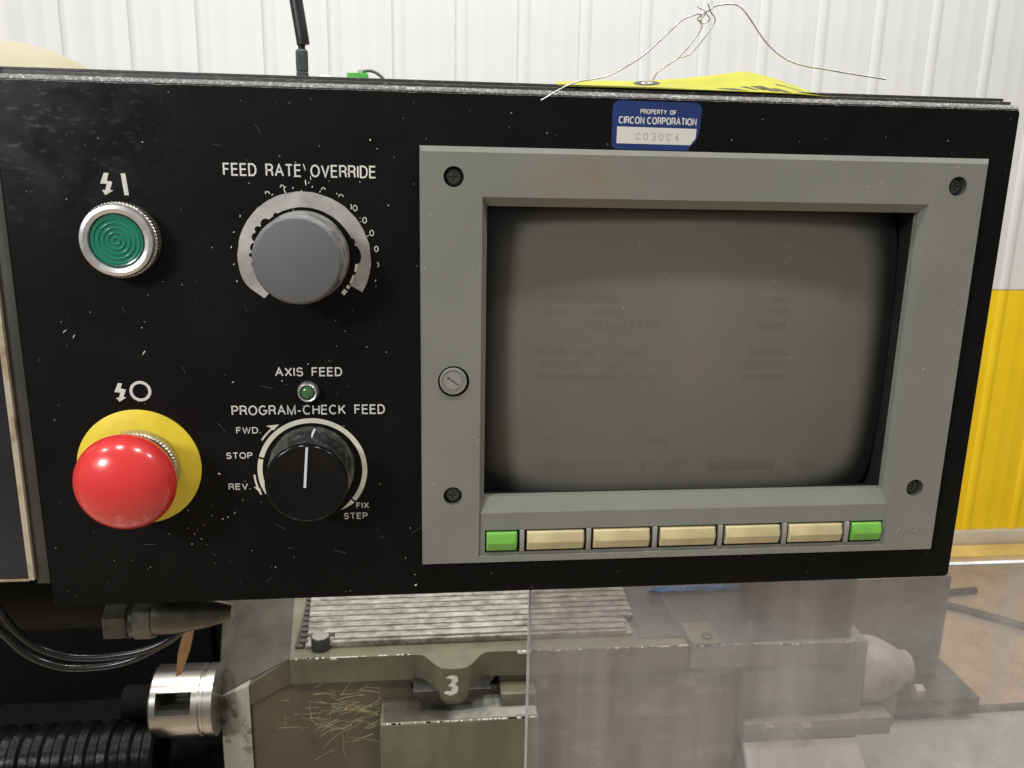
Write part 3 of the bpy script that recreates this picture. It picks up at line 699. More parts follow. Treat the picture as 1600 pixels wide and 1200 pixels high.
# ------------------------------------------------------------------ monitor
def frame_ring(bm, r1, w1, r2, w2, mi=0, sides='btlr'):
    """four quads between rectangle r1 at depth w1 and r2 at w2; rect = (u0,u1,v0,v1)"""
    def cs(r): return [(r[0], r[2]), (r[1], r[2]), (r[1], r[3]), (r[0], r[3])]
    a = [bm.verts.new((*p, w1)) for p in cs(r1)]; b = [bm.verts.new((*p, w2)) for p in cs(r2)]
    for i, s in enumerate('brtl'):
        if s in sides: bm.faces.new((a[i], a[(i+1) % 4], b[(i+1) % 4], b[i])).material_index = mi
O = (0.0, 257.4, -178.0, 13.9)
bm = BM()
prs = []
frame_ring(bm, O, 0.0, O, 3.6)
frame_ring(bm, O, 3.6, (0.9, 256.5, -177.2, 11.6), 5.0)
frame_ring(bm, (0.9, 256.5, -177.2, 11.6), 5.0, (26.7, 230.8, -174.3, -6.8), 5.0)
bmesh.ops.remove_doubles(bm, verts=bm.verts, dist=0.001)
# opening with the key channel below it, then back wall so it is closed
frame_ring(bm, (26.7, 230.8, -174.3, -6.8), 5.0, (26.9, 230.6, -174.1, -7.0), 4.1, sides='b')
chan = [(26.9, -174.1), (230.6, -174.1), (230.6, -152.6), (26.9, -152.6)]
q4 = [bm.verts.new((*p, 4.1)) for p in chan]; bm.faces.new(q4)
for su, c0 in ((26.7, 26.9), (230.8, 230.6)):   # side steps of the channel
    a = [bm.verts.new(p) for p in ((su, -174.3, 5.0), (su, -151.2, 5.0), (c0, -152.6, 4.1), (c0, -174.1, 4.1))]; bm.faces.new(a)
I = (29.2, 228.9, -145.6, -10.7); IW = 0.5
def quad(*ps): bm.faces.new([bm.verts.new(p) for p in ps])
quad((26.9, -152.6, 4.1), (230.6, -152.6, 4.1), (I[1], I[2], IW), (I[0], I[2], IW))      # sill slope
quad((26.7, -6.8, 5.0), (230.8, -6.8, 5.0), (I[1], I[3], IW), (I[0], I[3], IW))          # top slope
quad((26.7, -151.2, 5.0), (26.7, -6.8, 5.0), (I[0], I[3], IW), (I[0], I[2], IW))          # left
quad((230.8, -151.2, 5.0), (230.8, -6.8, 5.0), (I[1], I[3], IW), (I[1], I[2], IW))        # right
quad((26.7, -151.2, 5.0), (I[0], I[2], IW), (26.9, -152.6, 4.1)); quad((230.8, -151.2, 5.0), (I[1], I[2], IW), (230.6, -152.6, 4.1))
frame_ring(bm, I, IW, (I[0]+.1, I[1]-.1, I[2]+.1, I[3]-.1), -3.0)
frame_ring(bm, (I[0]+.1, I[1]-.1, I[2]+.1, I[3]-.1), -3.0, O, 0.0)
bmesh.ops.remove_doubles(bm, verts=bm.verts, dist=0.002); fixn(bm)
bez = link('monitor_bezel', bm, ['bezel', 'hole'], cp, 30)
cuts = []
SCR = [(14.4, 1.4), (243.4, 1.5), (14.3, -143.1), (243.2, -144.1)]
for u, v in SCR:
    b = BM(); lathe(b, [(4.35, 1.2), (4.35, 8.0)], (u, v), 40); cuts.append(b)
b = BM(); lathe(b, [(7.1, 1.2), (7.1, 8.0)], (14.6, -88.2), 48); cuts.append(b)
b = BM(); box(b, 29.7, 229.2, -172.6, -161.2, 1.0, 9.0); cuts.append(b)
cut(bez, cuts, 11)
# soft edge on the bezel outline
# recess liners, screws
def liner(u, v, r, name):
    b = BM(); lathe(b, [(r-0.02, 1.22), (r-0.1, 1.25)], (u, v), 40); return link(name, b, 'hole', bez)
liner(*SCR[0], 4.35, 'screw_recess')
bm = BM(); lathe(bm, [(3.5, 1.25), (3.7, 2.2), (3.1, 2.9), (1.6, 3.3), (0.6, 3.4)], SCR[0], 32)
scw = link('screw', bm, 'screw', bez, 40)
b1 = BM(); box(b1, SCR[0][0]-2.0, SCR[0][0]+2.0, SCR[0][1]-.42, SCR[0][1]+.42, 2.3, 4); b2 = BM(); box(b2, SCR[0][0]-.42, SCR[0][0]+.42, SCR[0][1]-2.0, SCR[0][1]+2.0, 2.25, 4.1)
cut(scw, [b1]); cut(scw, [b2])
for i in (1, 2, 3):
    dup(scw, SCR[i][0]-SCR[0][0], SCR[i][1]-SCR[0][1], (-0.4, 0.2, -0.5)[i-1])
bm = BM(); lathe(bm, [(7.0, 1.22), (6.9, 1.3)], (14.6, -88.2), 40); link('adjuster_recess', bm, 'slot_black', bez)
bm = BM(); lathe(bm, [(6.05, 1.3), (6.1, 5.6), (5.9, 6.0), (5.4, 6.1), (5.35, 5.8), (3.9, 5.75), (3.7, 6.05)], (14.4, -88.0), 56)
adj = link('slotted_adjuster', bm, 'bezel_post', bez, 35)
b = BM()
for k in range(28):
    a = 2*math.pi*k/28; t_ = BM(); box(t_, 4.05, 5.3, -0.16, 0.16, 5.5, 5.98)
    merge(b, t_, 0, Matrix.Translation((14.4, -88.0, 0)) @ Matrix.Rotation(a, 4, 'Z'))
fixn(b); link('adjuster_teeth', b, 'bezel_post', adj, 0)
b = BM(); t_ = BM(); box(t_, -3.3, 3.3, -0.55, 0.55, 5.2, 7); merge(b, t_, 0, Matrix.Translation((14.4, -88.0, 0)) @ Matrix.Rotation(math.radians(-36), 4, 'Z'))
cut(adj, [b])
bm = BM(); random.seed(14)
for i in range(70):
    z_ = random.random()
    if z_ < 0.35: u, v, w_ = random.uniform(28, 230), random.uniform(-176.9, -174.9), 5.0
    elif z_ < 0.7: u, v, w_ = random.uniform(1, 26), random.uniform(-176, 11), 5.0
    elif z_ < 0.85: u, v, w_ = random.uniform(232, 256), random.uniform(-176, 11), 5.0
    else: u, v, w_ = random.uniform(1, 256), random.uniform(-6, 11), 5.0
    if any((u-c[0])**2+(v-c[1])**2 < 64 for c in SCR+[(14.6, -88.2)]): continue
    q_ = random.choice((0.1, 0.14, 0.2)); fleck(u, v, q_*random.uniform(1, 3), q_, random.uniform(0, 3.1), w_-0.03)
for f in bm.faces:
    f.normal_update()
    if f.normal.z < 0: f.normal_flip()
link('bezel_nicks', bm, 'white_ink', bez, 0, kind='stuff')
# faint embossed mark
bm = BM(); text(bm, "/T:C/9", 236.4, 251.0, -166.6, 2.6, 0.42, 5.0, th=0.22, skew=0.25, slope=0.04); fixn(bm); link('embossed_mark', bm, 'bezel_post', bez, 0)

# keys
def key(u0, u1, mat, name):
    bm = BM()
    prof = [(-171.5, 1.4), (-171.5, 4.6), (-171.1, 5.2), (-167.2, 6.7), (-166.6, 6.7), (-162.7, 5.3), (-162.2, 4.6), (-162.2, 1.4)]
    us = [(u0, 0.93), (u0+0.5, 1.0), (u1-0.9, 1.0), (u1, 0.86)]
    rings = [[bm.verts.new((u, -166.95+(v+166.95)*(1 if s == 1 else .985), 1.4+(w-1.4)*s)) for v, w in prof] for u, s in us]
    for a, b in zip(rings, rings[1:]):
        for i in range(len(prof)): bm.faces.new((a[i], a[(i+1) % 8], b[(i+1) % 8], b[i]))
    bm.faces.new(rings[0]); bm.faces.new(list(reversed(rings[-1]))); fixn(bm); return link(name, bm, mat, bez, 20)
key(30.4, 44.9, 'key_green', 'green_key')
kk = key(49.8, 77.3, 'key_cream', 'cream_key')
for u in (82.1, 115.0, 147.9, 180.2): dup(kk, u-49.8, 0, 0)
key(213.0, 228.4, 'key_green', 'green_key')
bm = BM(); box(bm, 46.3, 48.5, -172.3, -161.4, 1.3, 5.1, 0.4); pk = link('key_divider', bm, 'bezel_post', bez)
for u in (79.7, 112.4, 145.3, 178.1, 210.4): dup(pk, u-47.35, 0, 0)
bm = BM(); box(bm, 29.8, 229.1, -172.5, -161.3, 1.02, 1.12); link('key_slot_floor', bm, 'slot_black', bez, 0)

# tube surround and screen
bm = BM()
frame_ring(bm, (29.0, 229.1, -145.8, -10.5), -3.05, (28.0, 231.0, -152.0, -8.5), -26.0)
frame_ring(bm, (28.0, 231.0, -152.0, -8.5), -26.0, (27.0, 232.0, -153.0, -7.5), -3.1)
bm.faces.new([bm.verts.new(p) for p in ((28, -152, -26), (231, -152, -26), (231, -8.5, -26), (28, -8.5, -26))])
fixn(bm); link('tube_surround', bm, 'tube_black', bez, 0)
SC = (127.8, -80.2); SA, SB = 101.5, 75.0
def bulge(u, v): 
    x = (u-SC[0])/SA; y = (v-SC[1])/SB
    return -5.2 - 6.0*x*x - 5.0*y*y
import numpy as np
PXM = 0.30; GW, GH = int(190/PXM), int(140/PXM); trace = np.zeros((GH, GW), np.float32)   # burn-in of the old menu, u 32..222, v -149..-9
def tput(u, v, a):
    i_, j_ = int((u-32)/PXM), int((v+149)/PXM)
    if 1 <= i_ < GW-1 and 1 <= j_ < GH-1: trace[j_:j_+2, i_:i_+2] = np.maximum(trace[j_:j_+2, i_:i_+2], a)
def ttext(st, u0, u1, vc, h, a=1.0):
    n_ = len(st); cw = (u1-u0)/n_
    for k_, ch in enumerate(st):
        if ch == ' ': continue
        w_ = max(G[ch][0], 0.15)
        for pl in G[ch][1]:
            for p_, q_ in zip(pl, pl[1:]):
                for m_ in range(9):
                    f_ = m_/8; x_ = p_[0]+(q_[0]-p_[0])*f_; y_ = p_[1]+(q_[1]-p_[1])*f_
                    tput(u0+k_*cw+(x_/w_*cw*0.72 if G[ch][0] > .15 else cw*0.36), vc-h/2+y_*h, a)
def tblock(u0, u1, vc, h, a):
    i0, i1, j0, j1 = int((u0-32)/PXM), int((u1-32)/PXM), int((vc-h/2+149)/PXM), int((vc+h/2+149)/PXM)
    trace[j0:j1, i0:i1] = np.maximum(trace[j0:j1, i0:i1], a)
for a_ in (('QUANTITY', 79, 113, -64.9, 3.8, 1.0), ('RUNNING TIME', 53.2, 104, -77.4, 3.8, 1.0), ('TIME', 79, 96, -83.3, 3.4, 0.8), ('TIME', 96, 113, -89.6, 3.6, 0.9), ('POINT', 57.0, 77.5, -121, 3.4, 0.8), ('START', 107, 130, -134.7, 3.4, 0.9)): ttext(*a_)
for a_ in ((57, 92, -52, 4.0, .62), (57, 68, -58.5, 3.4, .45), (80, 93, -58.5, 3.4, .5), (54.5, 75, -83.3, 3.2, .5), (53.5, 93, -89.6, 3.4, .6), (156, 175, -77.2, 3.4, .6), (154, 175, -83.3, 4.4, .8), (154, 175, -89.4, 3.4, .7), (166, 175, -52, 3, .6), (164, 174, -57.5, 3, .6), (158, 174, -64.5, 4, .7), (109.5, 119, -121.8, 3.2, .6), (58, 99, -134.3, 3.6, .55), (44.5, 56, -121, 3.2, .35), (141, 176, -135.5, 5.2, 1.0), (188, 200, -135.5, 5, .5), (36, 40, -150, 40, .4), (150, 156, -24, 4, .35), (166, 175, -24, 4, .3)): tblock(*a_)
rn = np.random.RandomState(4).rand(GH//3+2, GW//3+2); rn = np.kron(rn, np.ones((3, 3)))[:GH, :GW]
trace *= 0.55 + 0.75*rn
for _ in range(3):
    trace = (trace + np.roll(trace, 1, 0) + np.roll(trace, -1, 0) + np.roll(trace, 1, 1) + np.roll(trace, -1, 1))/5
NX, NY = 440, 320
X_, Y_ = np.meshgrid(np.linspace(-1, 1, NX+1), np.linspace(-1, 1, NY+1))
ax_, ay_ = np.abs(X_), np.abs(Y_); mxy = np.maximum(ax_, ay_)
K_ = np.where(mxy > 0, mxy/np.maximum((ax_**10+ay_**10)**(1/10), 1e-9), 1)
UU = SC[0]+X_*SA*K_; VV = SC[1]+Y_*SB*K_
WW_ = -5.2 - 6.0*((UU-SC[0])/SA)**2 - 5.0*((VV-SC[1])/SB)**2
base_ = wloc(bez)
co = np.stack([UU*.001-base_.x, -WW_*.001-base_.y, VV*.001-base_.z], -1).reshape(-1, 3).astype(np.float32)
ii = np.arange((NX+1)*(NY+1)).reshape(NY+1, NX+1)
fc = np.stack([ii[:-1, :-1], ii[:-1, 1:], ii[1:, 1:], ii[1:, :-1]], -1).reshape(-1, 4)
me = bpy.data.meshes.new('tube_screen'); me.vertices.add(len(co)); me.vertices.foreach_set('co', co.ravel())
me.loops.add(fc.size); me.loops.foreach_set('vertex_index', fc.ravel().astype(np.int32))
me.polygons.add(len(fc)); me.polygons.foreach_set('loop_start', np.arange(0, fc.size, 4, dtype=np.int32)); me.polygons.foreach_set('use_smooth', np.ones(len(fc), bool))
me.update(calc_edges=True); me.materials.append(M['screen'])
ex, ey = np.abs((UU-SC[0])/(SA-2)), np.abs((VV-SC[1])/(SB-1.5))
e_ = np.clip((0.995-(ex**7+ey**7)**(1/7))/0.15, 0, 1); e_ = e_*e_*(3-2*e_)
at_ = me.attributes.new('edge_shade', 'FLOAT', 'POINT'); at_.data.foreach_set('value', e_.astype(np.float32).ravel())  # mask for the shading painted around the screen rim
ti = np.clip(((UU-32)/PXM).astype(int), 0, GW-1); tj = np.clip(((VV+149)/PXM).astype(int), 0, GH-1)
at_ = me.attributes.new('trace', 'FLOAT', 'POINT'); at_.data.foreach_set('value', trace[tj, ti].astype(np.float32).ravel())
o = bpy.data.objects.new('tube_screen', me); S.collection.objects.link(o); o.parent = bez; WORLD[o.name] = base_

# ================================================================== SIDE CONSOLE at the left
sc_ = thing('side_console', (-240, -182, -20), 'neighbouring dark console section with a beige edge, left of the black panel', 'console')
bm = BM(); box(bm, -176.0, -170.3, -184.0, 42, -9, -0.9, 0.3); link('grey_flange', bm, 'flange', sc_)
bm = BM()
pv = [bm.verts.new(p) for p in ()]
prism(bm, [(-176.0, 42), (-178.3, 42), (-178.6, -181.2), (-176.2, -181.2)], -8, 0.9); fixn(bm); link('beige_edge', bm, 'seam', sc_)
bm = BM(); box(bm, -320, -178.9, -181.0, 42, -9, -0.6, 0.5); link('dark_cover', bm, 'console', sc_)
bm = BM(); box(bm, -320, -178.9, -182.0, -181.3, -8, 0.2); link('lower_edge', bm, 'seam', sc_, 0)
bm = BM(); box(bm, -318, -172, -186, 40, -70, -9.3, 2); link('console_body', bm, 'housing', sc_)

# ================================================================== on top of the panel
tag = thing('paper_tag', (125, 41, -18), 'yellow wired inspection tag lying bent on top of the black panel', 'tag')
bm = BM()
front = [(60, 40.4, -4), (82, 40.6, -4), (102, 40.6, -4), (125, 40.6, -4), (150, 40.4, -4), (168, 40.2, -4), (182, 39.6, -5), (192, 39.6, -8)]
back = [(62.5, 45.0, -31), (84, 46.2, -33), (102, 46.6, -34), (124, 48.6, -34), (154, 52.6, -33), (168, 49.6, -32), (181, 45.4, -30), (194, 41.0, -26)]
def cr(L, s):
    n = len(L)-1; x = s*n; i = min(int(x), n-1); f = x-i
    f = f*f*(3-2*f)*0.35 + f*0.65
    return Vector(L[i])*(1-f)+Vector(L[i+1])*f
R_ = []
for i in range(57):
    s = i/56; a, b = cr(front, s), cr(back, s); row = []
    for j in range(9):
        f = j/8; p = a.lerp(b, f); p.y -= math.sin(f*math.pi)*1.0; row.append(p)
    R_.append(row)
top = [[bm.verts.new(p) for p in row] for row in R_]; bot = [[bm.verts.new(p-Vector((0, .28, .03))) for p in row] for row in R_]
for L__ in (top, bot):
    for a, b in zip(L__, L__[1:]):
        for j in range(8): bm.faces.new((a[j], b[j], b[j+1], a[j+1]))
for i in range(56):
    for j in (0, 8): bm.faces.new((top[i][j], top[i+1][j], bot[i+1][j], bot[i][j]))
for i in (0, 56):
    for j in range(8): bm.faces.new((top[i][j], top[i][j+1], bot[i][j+1], bot[i][j]))
fixn(bm); link('tag_card', bm, 'tag', tag, 60)
def ontag(s, f, lift=0.25):
    a, b = cr(front, s), cr(back, s); p = a.lerp(b, f); p.y -= math.sin(f*math.pi)*1.0; p.y += lift; p.z += lift*0.2; return p
bm = BM()
for k in range(2):
    ring = []
cc = 0.30
bm.faces.new([bm.verts.new(ontag(cc+0.045*math.cos(a*math.pi/12), 0.80+0.17*math.sin(a*math.pi/12), 0.15)) for a in range(24)])
link('reinforcing_patch', bm, 'tag_ink', tag, 0)
bm = BM()
A0 = [bm.verts.new(ontag(cc+0.004+0.020*math.cos(a*math.pi/10), 0.76+0.10*math.sin(a*math.pi/10), 0.45)) for a in range(20)]
A1 = [bm.verts.new(ontag(cc+0.004+0.010*math.cos(a*math.pi/10), 0.76+0.05*math.sin(a*math.pi/10), 0.45)) for a in range(20)]
for a in range(20): bm.faces.new((A0[a], A0[(a+1) % 20], A1[(a+1) % 20], A1[a]))
link('eyelet', bm, 'chrome', tag, 0)
bm = BM(); random.seed(8)
for (s0, s1, f0, f1, sh) in [(0.50, 0.54, 0.05, 0.22, .03), (0.56, 0.575, 0.10, 0.34, .03), (0.59, 0.61, 0.14, 0.36, .035), (0.622, 0.65, 0.08, 0.40, .04), (0.665, 0.69, 0.05, 0.34, .03)] + [(0.68+0.014*k, 0.689+0.014*k, 0.60-.012*k, 0.67-.012*k, .006) for k in range(9)]:
    bm.faces.new([bm.verts.new(ontag(a, b, 0.12)) for a, b in ((s0, f0), (s1, f0), (s1-sh, f1), (s0-sh, f1))])
link('tag_print', bm, 'tag_ink', tag, 0)
bm = BM()
tube(bm, [(50.8, 33.1, 6), (65.5, 41.2, -2), (82.9, 46.0, -12), (97.7, 54.3, -15), (108.7, 64.0, -15), (115.6, 70.4, -15), (122.0, 73.2, -16), (125.5, 74.0, -18), (128.8, 75.6, -18), (132.1, 77.6, -18), (140.3, 78.4, -18), (145.7, 75.2, -18), (157.4, 62.2, -18), (170.2, 55.0, -18), (188.9, 52.2, -18), (215.8, 49.2, -18)], 0.36, 8, 8)
tube(bm, [(105.9, 44.6, -27), (107.0, 47.0, -24), (108.9, 50.2, -22), (117.3, 55.9, -22), (124.1, 64.3, -21), (126.6, 69.0, -20), (124.6, 71.0, -17), (127.0, 74.5, -16.5), (123.0, 76.5, -17)], 0.30, 8, 8)
tube(bm, [(117.3, 55.9, -22), (120.5, 56.6, -22), (124.5, 59.4, -22), (132.6, 71.0, -21), (129.5, 75.0, -18), (127.6, 78.0, -17)], 0.28, 8, 8)
tube(bm, [(126.5, 70.0, -20), (124.0, 72.2, -19), (126.8, 73.6, -16.5), (129.6, 71.8, -19.0), (126.8, 70.6, -20.8), (125.2, 73.2, -18)], 0.28, 8, 8)
link('tie_wire', bm, 'wire', tag, 80)

an = thing('jointed_rod', (-55, 38, -60), 'dark jointed rod standing behind the top edge of the black panel', 'rod')
bm = BM(); tube(bm, [(-60.5, 103, -62), (-57.6, 84, -61), (-55.0, 66, -60), (-54.4, 61.0, -60)], 3.1, 20, 4, rend=3.0); link('upper_tube', bm, 'rubber', an, 60)
bm = BM(); lathe(bm, [(1.7, 57.5), (1.7, 62.5)], (-55.2, -60), 16, 'v'); link('joint_pin', bm, 'dark_steel', an)
bm = BM(); lathe(bm, [(2.9, 30), (2.9, 48.4), (2.5, 48.8), (2.9, 49.3), (2.9, 58.0), (2.3, 58.9)], (-55.3, -60), 6, 'v'); link('lower_socket', bm, 'grey_rod', an, 20)
pg = thing('cable_plug', (-27.8, 40, -40), 'small bright green cable plug behind the top edge of the black panel', 'plug')
bm = BM(); box(bm, -32.6, -23.2, 36, 46.6, -44, -36, 0.5); link('green_body', bm, 'plug_green', pg)
bm = BM(); box(bm, -28.0, -25.4, 46.7, 48.6, -42, -38, 0.5); link('clear_latch', bm, 'clear', pg)
bm = BM(); tube(bm, [(-25.4, 47.6, -40), (-22, 48.0, -40), (-18.5, 46.6, -40), (-15.5, 43.5, -40), (-14.5, 39, -40)], 0.75, 10, 6); link('grey_lead', bm, 'grey_cable', pg, 80)
bm = BM(); lathe(bm, [(3.3, 40), (3.3, 44.0), (2.6, 45.2), (1.0, 45.8)], (-42.4, -40), 24, 'v')
o = link('bottle_cap', bm, 'clear', None, 50, at=(-42.4, 40, -40)); o['label'] = 'small cloudy cap between the dark rod and the green plug'; o['category'] = 'cap'

# ================================================================== below the panel: cables, fitting, arm
arm = thing('pendant_arm', (-230, -290, -150), 'dark rounded support arm under the left end of the black panel', 'arm')
bm = BM(); lathe(bm, [(52, -330), (60, -322), (62, -170), (58, -164)], (-212, -135), 64, 'u'); link('arm_casting', bm, 'arm', arm, 40)
cf = thing('conduit_fitting', (-150, -228, -40), 'olive hexagonal conduit fitting with a tapering sleeve under the black panel', 'pipe fitting')
bm = BM(); lathe(bm, [(10.6, -162.6), (11.2, -161.8), (11.2, -152.0), (10.6, -151.2)], (-226, -42), 6, 'u'); link('hex_nut', bm, 'brass', cf, 20)
bm = BM(); lathe(bm, [(9.2, -151.0), (9.2, -148.6)], (-226, -42), 32, 'u'); link('washer', bm, 'dark_steel', cf)
bm = BM(); lathe(bm, [(10.2, -148.4), (10.8, -147.6), (10.8, -139.6), (10.2, -138.8)], (-226, -42), 8, 'u'); link('hex_nut', bm, 'brass', cf, 20)
bm = BM(); lathe(bm, [(10.4, -138.6), (10.4, -128), (7.5, -112), (4.0, -100)], (-224, -42), 32, 'u'); link('tapering_sleeve', bm, 'brass', cf, 40)
for nm, lab, pts in (('cable', 'lower of two black cables sagging under the left end of the panel', [(-255, -205, -60), (-226.1, -239.9, -60), (-214.8, -253.8, -60), (-202.4, -261.6, -60), (-189.3, -264.4, -60), (-168.9, -263.2, -60), (-151.4, -256.9, -60), (-131.8, -244.0, -60), (-122, -228, -60)]),
                 ('cable', 'upper of two black cables sagging under the left end of the panel', [(-250, -180, -58), (-226.0, -222.9, -58), (-216.3, -240.3, -58), (-204.4, -251.3, -58), (-188.4, -256.7, -58), (-168.3, -256.9, -58), (-147.6, -252.6, -58), (-132, -243, -60), (-124, -228, -62)])):
    bm = BM(); tube(bm, pts, 2.0, 14, 8); o = link(nm, bm, 'cable', None, 80, at=pts[0]); o['label'] = lab; o['category'] = 'cable'; o['group'] = 'cables under the panel'
bm = BM(); prism(bm, [(-203.5, -378), (-194.5, -374), (-200, -398), (-209, -422), (-214, -424), (-210, -400)], -302, -299); fixn(bm)
o = link('copper_strip', bm, 'copper', None, 30, at=(-205, -422, -300)); o['label'] = 'orange-brown strip hanging above the polished steel shaft'; o['category'] = 'strip'

# ================================================================== machine carriage
mc = thing('machine_carriage', (50, -900, -520), 'olive painted machine carriage casting with a ribbed top cover, below the panel', 'machine')
T = -505.0
bm = BM()
# top flange with the forward boss, outline in (u, w)
boss = []
for k in range(0, 21):
    s = k/20; u = -18 + s*106
    boss.append((u, -449 + 30*math.exp(-((u-33)/26)**4)))
outl = [(-143, -450)] + boss + [(126, -447), (298, -444), (298, -640), (-165, -640), (-176, -600)]
plate(bm, outl, T-30, T); bevel_all(bm, 2.2, 3); link('top_flange', bm, 'olive', mc, 40)
bm = BM()
plate(bm, [(-187.5, -455), (366, -455), (366, -640), (-187.5, -640)], -900, T-30.6); bevel_all(bm, 1.5, 2)
link('front_casting', bm, 'olive_dirty', mc, 40)
# chamfered shoulder between flange and the lower left corner
bm = BM(); prism(bm, [(-187.5, -536), (-143.5, -506), (-143.5, -535.8), (-187.5, -560)], -640, -452.5); fixn(bm); link('shoulder', bm, 'olive_dirty', mc, 0)
# pale chipped side cheek facing forward-left
bm = BM(); vs_ = [bm.verts.new(p) for p in ((-187.6, -535.5, -451.5), (-224, -560, -470), (-224, -900, -470), (-187.6, -900, -451.5), (-187.6, -535.5, -640), (-224, -560, -640), (-224, -900, -640), (-187.6, -900, -640))]
for f in ((0, 1, 2, 3), (0, 4, 5, 1), (1, 5, 6, 2), (4, 7, 6, 5), (3, 2, 6, 7)): bm.faces.new([vs_[i] for i in f])
fixn(bm); bevel_all(bm, 1.2, 2); link('side_cheek', bm, 'pale_paint', mc, 40)
# sloping stained guard to the left of the ribs
bm = BM(); vs_ = [bm.verts.new(p) for p in ((-143, T+1, -452), (-163, T+1, -640), (-250, -470, -640), (-225, -560, -472), (-143, -540, -453), (-163, -560, -640), (-250, -600, -640), (-225, -600, -474))]
for f in ((0, 1, 2, 3), (4, 7, 6, 5), (0, 3, 7, 4), (1, 5, 6, 2), (3, 2, 6, 7), (0, 4, 5, 1)): bm.faces.new([vs_[i] for i in f])
fixn(bm); bevel_all(bm, 1.0, 2); link('sloping_side', bm, 'stained', mc, 40)
# gasket edge and ribs
bm = BM()
for k in range(9): lathe(bm, [(4.2, T), (4.2, T+5.5)], (-131.5-0.075*k*9, -479-k*12.0), 14, 'v')
box(bm, -140, -131, T, T+3.2, -600, -470, .5); fixn(bm); link('sealing_strip', bm, 'stained', mc, 40)
bm = BM(); box(bm, -129, 240, T+0.3, T+4.0, -640, -470, 0.6); cov = link('cover_base', bm, 'alloy', mc)
w0 = -475.0; first = None
for k in range(12):
    wA = w0 - k*12.6; L0 = -127.5 - k*1.0; R0 = 233 + k*2.6 if k < 2 else 246 + k*0.8
    if k == 0: L0 = -98
    bm = BM(); box(bm, L0, R0, T+4.0, T+9.4 - 0.0*k, wA-10.4, wA, 1.3, 2); fixn(bm); link('cover_rib', bm, 'alloy', mc, 40)
bm = BM(); box(bm, -100, 232, T+0.4, T+7.5, -474.6, -469.8, 1.0); link('front_rail', bm, 'alloy', mc)
bm = BM(); lathe(bm, [(10.2, T), (10.2, T+14.5), (9.6, T+15.4), (8.4, T+15.4)], (-112, -470), 36, 'v'); bo = link('cap_bolt', bm, 'bolt', mc)
bm = BM(); lathe(bm, [(9.2, T+15.45), (9.0, T+15.8)], (-112, -470), 30, 'v'); link('bolt_face', bm, 'bolt_top', bo)
# dark slots beside the boss, curved lip under it
bm = BM(); box(bm, -13.5, 5.5, -549, -535, -456, -454.2); link('dark_slot', bm, 'void', mc, 0)
bm = BM(); box(bm, 66, 84.5, -549, -533, -456, -454.2); link('dark_slot', bm, 'void', mc, 0)
bm = BM(); prism(bm, [(31+43*math.cos(a*math.pi/16), -529+23.5*math.sin(a*math.pi/16)) for a in range(17, 32)], -455, -424); fixn(bm); bevel_all(bm, 1, 2, 60); link('boss_lip', bm, 'dark_steel', mc, 40)
bm = BM(); lv = []
for j_ in range(12):
    q_ = j_/11; v_ = T-4 - 41*q_; sv = 1.0 if q_ < 0.5 else math.sqrt(max(0.0, 1-((q_-0.5)/0.5)**2*0.50)); dep = 30.5 - (3.0*((q_-0.8)/0.2)**2 if q_ > 0.8 else 0)
    lv.append([bm.verts.new((33+x_*52*sv/10, v_, -450 + dep*math.exp(-((x_*5.2)/(26))**4) if abs(x_) < 10 else -456)) for x_ in range(-10, 11)])
for a_, b_ in zip(lv, lv[1:]):
    for k_ in range(20): bm.faces.new((a_[k_], a_[k_+1], b_[k_+1], b_[k_]))
bm.faces.new(lv[-1]); fixn(bm)
bo_ = link('boss', bm, 'olive', mc, 50)
bm = BM(); prism(bm, [(24, -516), (29, -512.5), (36, -514), (37, -520), (33.5, -523.5), (37.5, -527), (36, -534), (29, -537.5), (22, -534), (24.5, -531.5), (29.5, -532), (31, -527), (26.5, -525.5), (30, -521), (30.5, -517.5)], -419.4, -419.0); fixn(bm); link('paint_chip', bm, 'white_chip', mc, 0)
# projecting block under it
bm = BM(); box(bm, -46, 125, -900, -562, -455, -410, 2.6, 3); link('projecting_block', bm, 'olive', mc)
bm = BM(); box(bm, -43, 122.5, -562.2, -561.6, -454, -413.2); link('worn_block_top', bm, 'block_top', mc, 0)
# long curved scratches where chips have rubbed the casting
bm = BM(); random.seed(31)
for k in range(95):
    cu_, cv_ = random.gauss(-85, 26), random.gauss(-578, 22)
    if not (-180 < cu_ < -50): continue
    an_ = random.gauss(0.15, 0.35) + (1.0 if k % 7 == 0 else 0); L1 = random.uniform(8, 34); cc_ = random.uniform(-0.012, 0.012)
    pts = []
    for q_ in range(7):
        s_ = (q_/6-0.5)*L1; x_ = cu_ + s_*math.cos(an_) - cc_*s_*s_*math.sin(an_); y_ = cv_ + s_*math.sin(an_) + cc_*s_*s_*math.cos(an_)
        pts.append((min(x_, -48), min(y_, -538)))
    if min(p[0] for p in pts) < -185 or len(set(pts)) < 7 or any((Vector(a_)-Vector(b_)).length < 0.2 for a_, b_ in zip(pts, pts[1:])): continue
    ribbon(bm, pts, random.uniform(0.25, 0.7), -455.2, -454.75)
fixn(bm); link('casting_scratches', bm, 'scratch', mc, 0, kind='stuff')
bm = BM(); box(bm, 84.5, 124, -562, -546, -455, -430, 2.0); link('small_step', bm, 'olive', mc)
